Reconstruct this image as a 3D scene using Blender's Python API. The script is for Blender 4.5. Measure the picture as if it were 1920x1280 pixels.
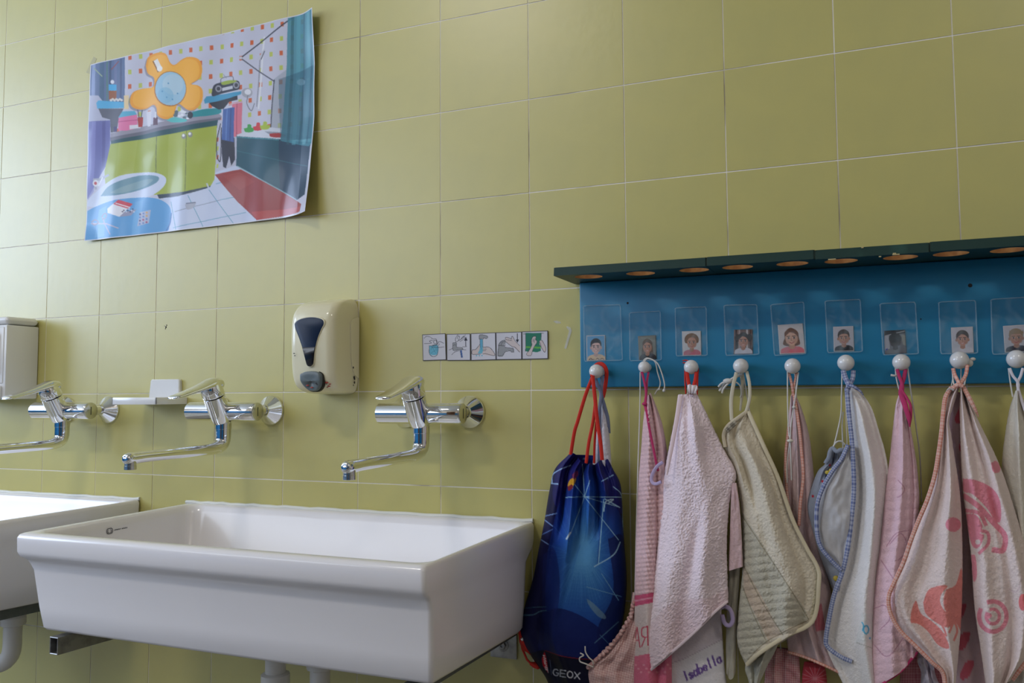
import bpy, bmesh, math, random
import numpy as np
from mathutils import Vector, Matrix
random.seed(7)
np.random.seed(7)
for _o in list(bpy.data.objects):
    bpy.data.objects.remove(_o, do_unlink=True)
SC = bpy.context.scene
COL = SC.collection
PI = math.pi

# ------------------------------------------------------------------ camera
CW = np.array([0.6131, -1.5832, 0.8875])
RW = np.array([[0.925415, 0.378897, -0.006591],
               [-0.030253, 0.056528, -0.997943],
               [-0.377745, 0.923711, 0.063775]])      # rows: right, down, forward
FL = 1550.0
cd = bpy.data.cameras.new('camera')
cam = bpy.data.objects.new('camera', cd)
COL.objects.link(cam)
cd.sensor_width = 36.0
cd.lens = 36.0 * FL / 1920.0
cd.clip_start = 0.05
m = Matrix.Identity(4)
for i in range(3):
    m[i][0] = RW[0][i]; m[i][1] = -RW[1][i]; m[i][2] = -RW[2][i]; m[i][3] = CW[i]
cam.matrix_world = m
SC.camera = cam

# ------------------------------------------------------------------ light and exposure
SC.view_settings.view_transform = 'Standard'
SC.view_settings.look = 'None'
SC.view_settings.gamma = 1.0
SC.view_settings.use_curve_mapping = False
SC.view_settings.exposure = 0.0
SC.cycles.use_denoising = True
SC.cycles.max_bounces = 8
SC.cycles.sample_clamp_indirect = 4.0
W = bpy.data.worlds.new('sky'); SC.world = W
W.use_nodes = True
W.node_tree.nodes['Background'].inputs[0].default_value = (0.62, 0.78, 1.0, 1)
W.node_tree.nodes['Background'].inputs[1].default_value = 1.6

def area(name, loc, rot, sx, sy, power, col):
    l = bpy.data.lights.new(name, 'AREA'); l.shape = 'RECTANGLE'
    l.size = sx; l.size_y = sy; l.energy = power; l.color = col
    o = bpy.data.objects.new(name, l); COL.objects.link(o)
    o.location = loc; o.rotation_euler = rot
    return o
ROOM = dict(x0=-4.6, x1=2.4, y0=-3.6, z1=2.9)
area('window_daylight', (-4.59, -1.95, 2.00), (0, -PI/2, 0), 1.6, 1.9, 84, (0.60, 0.73, 1.0))
area('window_daylight', (-2.85, -3.59, 2.00), (PI/2, 0, 0), 2.3, 1.1, 19, (0.88, 0.92, 1.0))
area('ceiling_lamp', (-0.9, -2.0, 2.88), (0, 0, 0), .5, .2, 19, (1.0, 0.94, 0.86))
area('ceiling_lamp', (1.75, -2.0, 2.88), (0, 0, 0), .5, .2, 11, (1.0, 0.94, 0.86))

# ------------------------------------------------------------------ helpers
def at(u, v, x=None, y=None, z=None):
    """the world point seen at photograph pixel (u, v) on the plane x=, y= or z="""
    d = RW.T @ np.array([(u-960.0)/FL, (v-640.0)/FL, 1.0])
    if y is not None: s = (y-CW[1])/d[1]
    elif z is not None: s = (z-CW[2])/d[2]
    else: s = (x-CW[0])/d[0]
    return CW + d*s

BASE = {}          # world position of every object's origin
def link(o, parent=None, loc=(0, 0, 0)):
    COL.objects.link(o)
    w = np.array(loc, float)
    if parent is not None:
        o.parent = parent
        o.location = tuple(w - BASE[parent.name])
    else:
        o.location = tuple(w)
    BASE[o.name] = w
    return o
def tag(o, label=None, cat=None, group=None, kind=None):
    if label: o['label'] = label
    if cat: o['category'] = cat
    if group: o['group'] = group
    if kind: o['kind'] = kind
    return o
def empty(name, loc, label=None, cat=None, group=None, kind=None):
    o = bpy.data.objects.new(name, None)
    o.empty_display_size = 0.02
    link(o, None, loc)
    return tag(o, label, cat, group, kind)
def finish(name, me, mat, parent, loc, sharp, label=None):
    for ma in (mat if isinstance(mat, (list, tuple)) else [mat]):
        me.materials.append(ma)
    if sharp is not None:
        me.polygons.foreach_set('use_smooth', [True]*len(me.polygons))
        me.set_sharp_from_angle(angle=math.radians(sharp))
    o = bpy.data.objects.new(name, me)
    if loc is None:
        loc = BASE[parent.name] if parent is not None else (0, 0, 0)
    me.transform(Matrix.Translation([-float(c) for c in loc]))
    link(o, parent, loc)
    if label: o['label'] = label
    return o
class MB:
    """collects shapes given in world coordinates; build() links them as one mesh object"""
    def __init__(s): s.bm = bmesh.new()
    def add(s, verts, faces):
        vs = [s.bm.verts.new([float(c) for c in v]) for v in verts]
        fs = []
        for f in faces:
            try: fs.append(s.bm.faces.new([vs[i] for i in f]))
            except ValueError: pass
        return vs, fs
    def box(s, a, b, bev=0.0, seg=2):
        (x0, y0, z0), (x1, y1, z1) = a, b
        v = [(x, y, z) for x in (x0, x1) for y in (y0, y1) for z in (z0, z1)]
        f = [(0,1,3,2), (4,6,7,5), (0,4,5,1), (2,3,7,6), (0,2,6,4), (1,5,7,3)]
        vs, fs = s.add(v, f)
        bmesh.ops.recalc_face_normals(s.bm, faces=fs)
        if bev > 0:
            es = list({e for f_ in fs for e in f_.edges})
            bmesh.ops.bevel(s.bm, geom=es, offset=bev, segments=seg, affect='EDGES', profile=0.5)
        return s
    def rings(s, rings, cap0=True, cap1=True, closed=True):
        n = len(rings[0]); vs = []
        for r in rings: vs.append([s.bm.verts.new([float(c) for c in p]) for p in r])
        fs = []
        m_ = n if closed else n-1
        for i in range(len(rings)-1):
            for j in range(m_):
                k = (j+1) % n
                fs.append(s.bm.faces.new((vs[i][j], vs[i][k], vs[i+1][k], vs[i+1][j])))
        if cap0 and closed: fs.append(s.bm.faces.new(list(reversed(vs[0]))))
        if cap1 and closed: fs.append(s.bm.faces.new(vs[-1]))
        bmesh.ops.recalc_face_normals(s.bm, faces=fs)
        return s
    def lathe(s, o, axis, prof, n=24, caps=(True, True)):
        """prof: list of (distance along axis, radius)"""
        o = np.array(o, float); a = np.array(axis, float); a /= np.linalg.norm(a)
        h = np.array([0, 0, 1.0]) if abs(a[2]) < 0.9 else np.array([1.0, 0, 0])
        u = np.cross(a, h); u /= np.linalg.norm(u); v = np.cross(a, u)
        rr = [[o + a*d + (u*math.cos(t) + v*math.sin(t))*max(r, 1e-5) for t in np.linspace(0, 2*PI, n, endpoint=False)] for d, r in prof]
        return s.rings(rr, *caps)
    def tube(s, pts, r, n=12, caps=True, flat=1.0, up=None):
        P = np.array(pts, float); k = len(P)
        T = np.gradient(P, axis=0); T /= (np.linalg.norm(T, axis=1)[:, None] + 1e-12)
        h = np.array(up if up is not None else ([0, 0, 1.0] if abs(T[0][2]) < 0.9 else [1.0, 0, 0]), float)
        u = h - T[0]*(h @ T[0]); u /= np.linalg.norm(u)
        R = np.array(r, float) if np.ndim(r) else np.full(k, float(r)); rr = []
        for i in range(k):
            u = u - T[i]*(u @ T[i]); u /= np.linalg.norm(u); v = np.cross(T[i], u)
            rr.append([P[i] + (u*math.cos(t)*flat + v*math.sin(t))*R[i] for t in np.linspace(0, 2*PI, n, endpoint=False)])
        return s.rings(rr, caps, caps)
    def sphere(s, c, r, n=20, sc=(1, 1, 1)):
        c = np.array(c, float)
        rr = [[c + np.array([math.sin(a)*math.cos(t)*sc[0], math.sin(a)*math.sin(t)*sc[1], math.cos(a)*sc[2]])*r for t in np.linspace(0, 2*PI, n, endpoint=False)] for a in np.linspace(0.02, PI-0.02, n//2+2)]
        return s.rings(rr)
    def build(s, name, mat, parent=None, loc=None, sharp=35, label=None):
        me = bpy.data.meshes.new(name)
        s.bm.to_mesh(me); s.bm.free()
        return finish(name, me, mat, parent, loc, sharp, label)
def spline(P, n):
    """Catmull-Rom through the points, n samples"""
    P = np.array(P, float); k = len(P)
    if k == 2: return P[0] + (P[1]-P[0])*np.linspace(0, 1, n)[:, None]
    Q = np.vstack([2*P[0]-P[1], P, 2*P[-1]-P[-2]])
    t = np.linspace(0, k-1-1e-9, n); i = t.astype(int); f = (t-i)[:, None]
    a, b, c, d = Q[i], Q[i+1], Q[i+2], Q[i+3]
    return 0.5*((2*b) + (c-a)*f + (2*a-5*b+4*c-d)*f**2 + (3*b-a-3*c+d)*f**3)
def kids(o): return [c for c in bpy.data.objects if c.parent == o]
def copy_tree(o, off, parent=None):
    c = o.copy(); COL.objects.link(c); c.parent = parent
    if parent is None: c.location = (o.location[0]+off[0], o.location[1]+off[1], o.location[2]+off[2])
    for ch in kids(o):
        if ch != c: copy_tree(ch, off, c)
    return c

# ------------------------------------------------------------------ materials
def mat(name, col=(0.8, 0.8, 0.8), rough=0.5, metal=0.0, coat=0.0, spec=0.5, bump=None, var=None, attr=None, sheen=0.0, alpha=1.0, trans=0.0, sss=0.0, aniso=0, wave=None):
    """bump=(scale, strength, distance), var=(colour, scale, lo, hi), attr = a colour attribute holding print"""
    m_ = bpy.data.materials.new(name); m_.use_nodes = True
    nt = m_.node_tree; N = nt.nodes; L = nt.links
    b = N['Principled BSDF']
    b.inputs['Base Color'].default_value = (*col, 1)
    b.inputs['Roughness'].default_value = rough; b.inputs['Metallic'].default_value = metal
    b.inputs['Coat Weight'].default_value = coat; b.inputs['Coat Roughness'].default_value = 0.08
    b.inputs['Specular IOR Level'].default_value = spec
    b.inputs['Sheen Weight'].default_value = sheen; b.inputs['Alpha'].default_value = alpha
    b.inputs['Transmission Weight'].default_value = trans
    tc = N.new('ShaderNodeTexCoord')
    src = None
    if attr:
        a = N.new('ShaderNodeVertexColor'); a.layer_name = attr; src = a.outputs['Color']
    if var:
        c2, sc, lo, hi = var
        no = N.new('ShaderNodeTexNoise'); no.inputs['Scale'].default_value = sc; no.inputs['Detail'].default_value = 5
        L.new(tc.outputs['Object'], no.inputs['Vector'])
        mr = N.new('ShaderNodeMapRange'); mr.inputs[1].default_value = lo; mr.inputs[2].default_value = hi
        L.new(no.outputs['Fac'], mr.inputs[0])
        mx = N.new('ShaderNodeMix'); mx.data_type = 'RGBA'
        mx.inputs['A'].default_value = (*col, 1); mx.inputs['B'].default_value = (*c2, 1)
        if src: L.new(src, mx.inputs['A'])
        L.new(mr.outputs[0], mx.inputs['Factor']); src = mx.outputs['Result']
    if src: L.new(src, b.inputs['Base Color'])
    if bump:
        no = N.new('ShaderNodeTexNoise'); no.inputs['Scale'].default_value = bump[0]; no.inputs['Detail'].default_value = 3
        L.new(tc.outputs['Object'], no.inputs['Vector'])
        bp = N.new('ShaderNodeBump'); bp.inputs['Strength'].default_value = bump[1]; bp.inputs['Distance'].default_value = bump[2]
        L.new(no.outputs['Fac'], bp.inputs['Height']); L.new(bp.outputs[0], b.inputs['Normal'])
    return m_
def hexc(h):
    """photograph colour (sRGB 0..255 triple) to linear"""
    return tuple(((c/255.0)/12.92 if c/255.0 <= 0.04045 else ((c/255.0+0.055)/1.055)**2.4) for c in h)

M = {}
M['tile'] = mat('glazed_tile', (0.555, 0.500, 0.160), 0.37, spec=1.0, bump=(9, 0.06, 0.004), var=((0.53, 0.482, 0.160), 3.0, 0.35, 0.65))
M['grout'] = mat('grout', (0.88, 0.84, 0.76), 0.8, var=((0.45, 0.40, 0.32), 6.0, 0.54, 0.68), bump=(120, 0.3, 0.001))
M['plaster'] = mat('white_plaster', (0.62, 0.55, 0.47), 0.7, bump=(30, 0.1, 0.002))
M['dado'] = mat('blue_paint', (0.010, 0.17, 0.42), 0.45, bump=(20, 0.05, 0.002))
M['floor'] = mat('floor_vinyl', (0.10, 0.085, 0.075), 0.5, var=((0.36, 0.34, 0.3), 4, 0.4, 0.6))
M['ceil'] = mat('ceiling_paint', (0.82, 0.82, 0.80), 0.9)
M['frame'] = mat('window_paint', (0.85, 0.85, 0.85), 0.4)
M['ceramic'] = mat('white_ceramic', (0.80, 0.775, 0.79), 0.22, coat=0.35, spec=0.5, bump=(3, 0.03, 0.004))
M['silicone'] = mat('silicone_bead', (0.72, 0.72, 0.66), 0.5, bump=(60, 0.3, 0.001))
M['chrome'] = mat('chrome', (0.82, 0.83, 0.85), 0.07, metal=1.0)
M['chrome_dull'] = mat('worn_chrome', (0.62, 0.62, 0.60), 0.22, metal=1.0)
M['steel'] = mat('galvanised_steel', (0.42, 0.42, 0.41), 0.42, metal=0.85, var=((0.25, 0.25, 0.25), 40, 0.4, 0.65), bump=(90, 0.2, 0.001))
M['steel_dark'] = mat('grey_painted_steel', (0.13, 0.15, 0.15), 0.5, metal=0.4, var=((0.2, 0.21, 0.2), 30, 0.45, 0.7))
M['pvc'] = mat('white_pvc', (0.72, 0.71, 0.68), 0.35)
M['rubber'] = mat('black_rubber', (0.015, 0.015, 0.015), 0.6)
M['red'] = mat('red_plastic', (0.35, 0.01, 0.012), 0.35)
M['blue_dot'] = mat('blue_plastic', (0.01, 0.05, 0.35), 0.35)
M['cream'] = mat('cream_plastic', (0.78, 0.73, 0.52), 0.16, coat=0.3, bump=(5, 0.02, 0.004))
M['white_plastic'] = mat('white_plastic', (0.80, 0.80, 0.80), 0.22, coat=0.25)
M['smoke'] = mat('dark_translucent_plastic', (0.010, 0.022, 0.055), 0.3, spec=.3)
M['soap'] = mat('dark_soap_level', (0.006, 0.006, 0.009), 0.2, coat=0.3)
M['grey_plastic'] = mat('grey_rubber_button', (0.11, 0.14, 0.15), 0.35, coat=0.1)
M['dark_panel'] = mat('dark_panel_brown', (0.09, 0.04, 0.018), .4, bump=(8, .2, .003))  # for the added panels that the chrome reflects as dark
M['seam'] = mat('dark_gap', (0.03, 0.028, 0.02), 0.8)

# ------------------------------------------------------------------ the room
X0, X1, Y0, Z1 = ROOM['x0'], ROOM['x1'], ROOM['y0'], ROOM['z1']
def structure(name, m_, boxes, bev=0.0):
    b = MB()
    for a_, c_ in boxes: b.box(a_, c_, bev)
    o = b.build(name, m_, None, loc=(0, 0, 0), sharp=30)
    o['kind'] = 'structure'
    return o
structure('floor', M['floor'], [((X0-.1, Y0-.1, -.1), (X1+.1, .1, 0))])
structure('ceiling', M['ceil'], [((X0-.1, Y0-.1, Z1), (X1+.1, .1, Z1+.1))])
wall = structure('wall_back', M['grout'], [((X0-.1, .0010, 0), (X1+.1, .1, Z1))])
structure('wall_right', M['plaster'], [((X1, Y0, 0), (X1+.1, .0018, Z1))])
structure('wall_left', M['plaster'], [((X0-.1, Y0, 0), (X0, .0018, 1.15)), ((X0-.1, Y0, 2.8), (X0, .0018, Z1)),
                                      ((X0-.1, -.95, 1.0), (X0, .0018, 2.8)), ((X0-.1, Y0, 1.0), (X0, -2.95, 2.8))])
structure('wall_front', M['plaster'], [((X0-.1, Y0-.1, 0), (X1+.1, Y0, 1.42)), ((X0-.1, Y0-.1, 2.52), (X1+.1, Y0, Z1)),
                                       ((X0-.1, Y0-.1, 1.42), (-4.05, Y0, 2.52)), ((-1.65, Y0-.1, 1.42), (X1+.1, Y0, 2.52))])
def added_dark_panel(name, boxes):  # unseen dark panels, added to give the chrome dark lines to reflect
    b = MB()
    for a_, c_ in boxes: b.box(a_, c_, .004)
    o = b.build(name, M['dark_panel'], None, loc=(0, 0, 0)); o['kind'] = 'structure'
added_dark_panel('added_dark_panel_1', [((-.75, Y0+.0205, .11), (.15, Y0+.05, 2.1)), ((-.68, Y0+.05, .2), (.08, Y0+.06, 1.0)), ((-.68, Y0+.05, 1.12), (.08, Y0+.06, 2.0))])
added_dark_panel('added_dark_panel_2', [((X1-.04, -3.2, .01), (X1-.001, -2.3, 2.1)), ((X1-.05, -3.1, .2), (X1-.04, -2.4, 1.0)), ((X1-.05, -3.1, 1.12), (X1-.04, -2.4, 2.0))])
structure('trim_1', M['dado'], [((X0+.001, Y0, .1), (X1-.001, Y0+.02, 1.12))])
structure('added_dark_trim', M['dado'], [((X0+.001, Y0+.021, .1), (X0+.02, -.002, 1.12))])  # unseen, added to cut light bouncing off the lower left wall
structure('baseboard_front', M['frame'], [((X0+.001, Y0, 0), (X1-.001, Y0+.025, .1))])
def window(name, horiz, a0, a1, z0, z1, p):
    b = MB()
    def bar(s0, s1, t0, t1):
        if horiz: b.box((s0, p-.07, t0), (s1, p-.02, t1), .004)
        else: b.box((p-.07, s0, t0), (p-.02, s1, t1), .004)
    w = .05
    bar(a0, a0+w, z0, z1); bar(a1-w, a1, z0, z1); bar(a0, a1, z0, z0+w); bar(a0, a1, z1-w, z1)
    c = (a0+a1)/2; bar(c-w/2, c+w/2, z0, z1)
    o = b.build(name, M['frame'], None, loc=(0, 0, 0)); o['kind'] = 'structure'
window('window_1', False, -2.95, -.95, 1.15, 2.8, X0-.03)
window('window_2', True, -4.05, -1.65, 1.42, 2.52, Y0-.03)

# tiles: every joint line at its own measured place
CX = {-9: -1.7870, -8: -1.5891, -7: -1.3933, -6: -1.1993, -5: -1.0051, -4: -.8109, -3: -.6101, -2: -.4064, -1: -.2003,
      0: .0067, 1: .2104, 2: .4070, 3: .6033, 4: .7941, 5: .990, 6: 1.190}
RZ = {-3: .080, -2: .285, -1: .489, 0: .6936, 1: .8957, 2: 1.1009, 3: 1.3052, 4: 1.503, 5: 1.7094, 6: 1.8922, 7: 2.088}
J = 0.0009
def tile_mesh():
    b = MB()
    b.box((-.5, 0, -.5), (.5, .008, .5))
    me = bpy.data.meshes.new('tile'); bm = b.bm
    fe = [e for e in bm.edges if all(abs(v.co.y) < 1e-6 for v in e.verts)]
    bmesh.ops.bevel(bm, geom=fe, offset=.0013, segments=2, affect='EDGES')
    for v in bm.verts: v.co.y = min(v.co.y, .008)
    bm.to_mesh(me); bm.free()
    me.materials.append(M['tile'])
    me.polygons.foreach_set('use_smooth', [True]*len(me.polygons)); me.set_sharp_from_angle(angle=math.radians(60))
    return me
TM = tile_mesh()
for c in range(-9, 6):
    for r in range(-3, 7):
        x0, x1, z0, z1 = CX[c]+J, CX[c+1]-J, RZ[r]+J, RZ[r+1]-J
        t = bpy.data.objects.new('tile', TM)
        link(t, wall, ((x0+x1)/2, random.uniform(-.0002, .0003), (z0+z1)/2))
        t.scale = (x1-x0, 1, z1-z0)
        t.rotation_euler = (random.gauss(0, .0012), 0, random.gauss(0, .0012))
b = MB()
def field(xs, zs):
    for i in range(len(xs)-1):
        for k in range(len(zs)-1):
            b.box((xs[i]+J, 0, zs[k]+J), (xs[i+1]-J, .0018, zs[k+1]-J))
xl = [X0+.006]+[-4.387+.2*k for k in range(9)]+[-2.587, -2.387, -2.187, -1.987, -1.787]; xr = [1.19, 1.39, 1.59, 1.79, 1.99, 2.19, X1-.006]
zl = [.004]+[RZ[k] for k in range(-3, 8)]+[2.29, 2.49, 2.69, Z1-.004]
field(xl, zl); field(xr, zl)
xm = [CX[k] for k in range(-9, 6)]+[.99, 1.19]
xm = sorted(set(xm)); field(xm, [2.088, 2.29, 2.49, 2.69, Z1-.004]); field(xm, [.004, .08])
o = b.build('tile_field', M['tile'], wall, sharp=None); o['kind'] = 'stuff'
# ------------------------------------------------------------------ sinks
def sink(xa, xb, label, logo):
    """a fireclay trough; xa..xb its width along the wall"""
    yb, yf, zr = -.002, -.470, .6305
    t = empty('sink', ((xa+xb)/2, -.02, .44), label, 'sink', 'trough sinks on the tiled wall')
    def rrect(x0, x1, y0, y1, r, z, n=6, dz=0.0):
        out = []
        xl0 = x0
        rs = r if isinstance(r, (list, tuple)) else [r]*4
        cs = [(x1, y1, 0), (x0, y1, 90), (x0, y0, 180), (x1, y0, 270)]
        for (cx, cy, a0), rr in zip(cs, rs):
            sx = -1 if cx == x1 else 1; sy = -1 if cy == y1 else 1
            for k in range(n+1):
                a = math.radians(a0 + 90*k/n)
                xx = cx+sx*rr+rr*math.cos(a); yy_ = cy+sy*rr+rr*math.sin(a)
                if xx < (x0+x1)/2: xx += .020*(-yy_)/.47
                out.append((xx, yy_, z + dz*(cy-yf)))
        return out
    # outside: apron lip, step and tapering body; corner order back-right, back-left, front-left, front-right
    b = MB(); R = []
    def ring(i0, i1, yfo, z, rb, rf, ybk=yb, dz=0): R.append(rrect(xa+i0, xb-i1, yfo, ybk, [rb, rb, rf, rf], z, dz=dz))
    # inside of the bowl, from the drain up to the rim
    ring(.10, .10, yf+.10, .487, .03, .03, -.10)
    ring(.075, .075, yf+.07, .490, .04, .04, -.075)
    ring(.058, .052, yf+.055, .502, .045, .045, -.055)
    ring(.050, .036, yf+.044, .525, .045, .045, -.040)
    ring(.044, .018, yf+.034, .612, .040, .036, -.026)
    ring(.042, .014, yf+.030, .625, .038, .034, -.022)
    ring(.037, .010, yf+.025, zr-.0006, .034, .030, -.017)
    ring(.021, .0045, yf+.008, zr, .012, .010)
    ring(.0155, .002, yf+.003, zr-.0025, .008, .008)
    ring(.013, .0, yf, zr-.008, .008, .008)
    ring(.013, .0, yf+.001, zr-.034, .010, .008)
    ring(.016, .0, yf+.004, zr-.043, .014, .008)
    ring(.024, .0, yf+.014, zr-.050, .020, .008, yb-.001)
    ring(.026, .0, yf+.019, zr-.058, .035, .008, yb-.003)
    ring(.032, .000, yf+.023, .560, .055, .008, yb-.006)
    ring(.045, .002, yf+.027, .490, .055, .008, yb-.012, -.02)
    ring(.054, .003, yf+.030, .454, .055, .008, yb-.02, -.04)
    ring(.058, .006, yf+.034, .449, .055, .008, yb-.024, -.04)
    ring(.064, .014, yf+.042, .446, .050, .008, yb-.03, -.04)
    b.rings(R, cap0=True, cap1=True)
    b.build('basin', M['ceramic'], t, sharp=50)
    # drain
    b = MB(); cx = (xa+xb)/2
    b.lathe((cx, -.24, .4855), (0, 0, 1), [(0, .001), (.0012, .012), (.0015, .030), (.0035, .034), (.002, .036), (0, .036)], 28)
    b.build('drain', M['chrome'], t)
    # silicone bead along the wall
    b = MB()
    P = [(xa+.004+(xb-xa-.008)*k/40, -.002-.0008*math.sin(k*1.7), zr+.001+.0015*math.sin(k*.9)*math.sin(k*2.3)) for k in range(41)]
    b.tube(P, .0045, 8)
    b.build('silicone_bead', M['silicone'], t)
    if logo:
        # small printed maker's mark on the inside of the left end: a rounded ring, an inner block and tiny letters
        b = MB()
        x = xa+.0405
        def strip(pts, w):
            for (y0, z0), (y1, z1) in zip(pts[:-1], pts[1:]):
                d = np.array([y1-y0, z1-z0]); L_ = np.linalg.norm(d)+1e-9; nrm = np.array([-d[1], d[0]])/L_*w/2
                X = lambda z, y=-.3: xa+.044-(z-.612)*.069+.020*(-y)/.47+.0012
                b.add([(X(z0, y0), y0+nrm[0], z0+nrm[1]), (X(z1, y1), y1+nrm[0], z1+nrm[1]), (X(z1, y1), y1-nrm[0], z1-nrm[1]), (X(z0, y0), y0-nrm[0], z0-nrm[1])], [(0, 1, 2, 3)])
        cy, cz = -.274, .606
        el = [(cy+.0075*math.cos(a)*(abs(math.cos(a))+.001)**-.4, cz+.0055*math.sin(a)*(abs(math.sin(a))+.001)**-.4) for a in np.linspace(0, 2*PI, 25)]
        strip(el, .0016)
        strip([(cy-.003, cz+.003), (cy-.005, cz+.001), (cy-.005, cz-.003), (cy-.001, cz-.003)], .0012)
        strip([(cy+.001, cz-.003), (cy+.004, cz-.003), (cy+.004, cz+.001), (cy+.002, cz+.003)], .0012)
        yy = cy+.012
        for k in range(16):
            h = .0022
            if k == 8: yy += .003; continue
            strip([(yy, cz-.001), (yy, cz+h-.001)], .0007); strip([(yy, cz+h-.001 if k % 2 else cz-.001), (yy+.0013, cz+h-.001 if k % 3 else cz)], .0007)
            if k % 2: strip([(yy+.0013, cz-.001), (yy+.0013, cz+h-.001)], .0007)
            yy += .0022
        b.build('printed_mark', mat('ink_mark', (0.05, 0.05, 0.06), .6), t, sharp=None)
    return t
S1 = sink(-.897, .014, 'long white ceramic trough sink below the nearest faucet, shown whole', True)
S2 = sink(-1.960, -1.040, 'white ceramic trough sink further left along the wall, cut off by the frame', False)

# support brackets of square steel tube under each sink
def bracket(x, yend, label, plate_side=1, m_='steel'):
    t = empty('sink_bracket', (x, -.003, .42), label, 'bracket', 'steel brackets carrying the sinks')
    w, h, th = .0215, (.032 if yend < -.445 else .020), .0022; zt = .4445 if yend > -.445 else .4475
    b = MB()
    def ring(y, i):
        z = .4405-.038*(y+.470)
        return [(x-w/2+i, y, z-h+i), (x+w/2-i, y, z-h+i), (x+w/2-i, y, z-i), (x-w/2+i, y, z-i)]
    b.rings([ring(-.004, 0), ring(yend, 0), ring(yend-.0006, th*.5), ring(yend, th), ring(yend+.25, th)], cap0=True, cap1=True)
    b.build('square_tube', M[m_], t, sharp=30)
    b = MB(); px0 = x-.0475; 
    b.box((px0, -.0055, .354), (px0+.058, -.0005, .4235), .0012)
    b.build('wall_plate', M['steel'], t)
    b = MB(); bx = px0+.028; bz = .380
    b.lathe((bx, -.0055, bz), (0, -1, 0), [(0, .0125), (.0012, .0125), (.0022, .0110), (.0022, .0075)], 24)
    b.lathe((bx, -.0075, bz), (0, -1, 0), [(0, .0080), (.0045, .0080), (.0055, .0065), (.0055, .003), (.003, .0028)], 6)
    b.build('bolt', M['steel'], t)
    return t
bracket(-.782, -.447, 'square steel tube bracket under the left end of the nearest sink', -1)
bracket(-.037, -.440, 'steel bracket with bolted wall plate under the right end of the nearest sink', 1, 'steel_dark')
bracket(-1.085, -.440, 'dark steel bracket under the right end of the far left sink', -1, 'steel_dark')
def trap(cx, label, px):
    t = empty('drain_trap', (cx, -.2, .448), label, 'drain pipe')
    b = MB(); b.lathe((cx, -.22, .4345), (0, 0, -1), [(0, .020), (.001, .034), (.012, .034), (.016, .026), (.03, .026), (.034, .030), (.05, .030), (.054, .020), (.115, .020)], 24)
    b.build('tailpiece', M['pvc'], t)
    b = MB()
    P = spline([(cx, -.22, .335), (cx+.0, -.22, .30), (cx+.02, -.215, .268), (cx+.055, -.20, .262), (cx+.08, -.19, .285), (cx+.082, -.188, .34), (cx+.082, -.186, .37)], 30)
    b.tube(P, .020, 16); b.build('bend', M['pvc'], t)
    b = MB(); P = spline([(cx+.082, -.186, .37), (cx+.085, -.17, .395), (cx+.088, -.13, .398), (cx+.09, -.004, .396)], 20)
    b.tube(P, .019, 16); b.build('outlet_pipe', M['pvc'], t)
    b = MB()
    for z in (.345,): b.lathe((cx, -.22, z), (0, 0, -1), [(0, .022), (.003, .028), (.022, .028), (.026, .022)], 12)
    b.lathe((cx+.082, -.187, .35), (0, 0, 1), [(0, .021), (.003, .027), (.02, .027), (.024, .02)], 12)
    b.build('union_nut', M['pvc'], t)
    return t
trap(-.452, 'white plastic drain trap hanging under the nearest sink', 0)
trap(-1.318, 'white plastic drain trap under the far left sink', 0)

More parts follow.
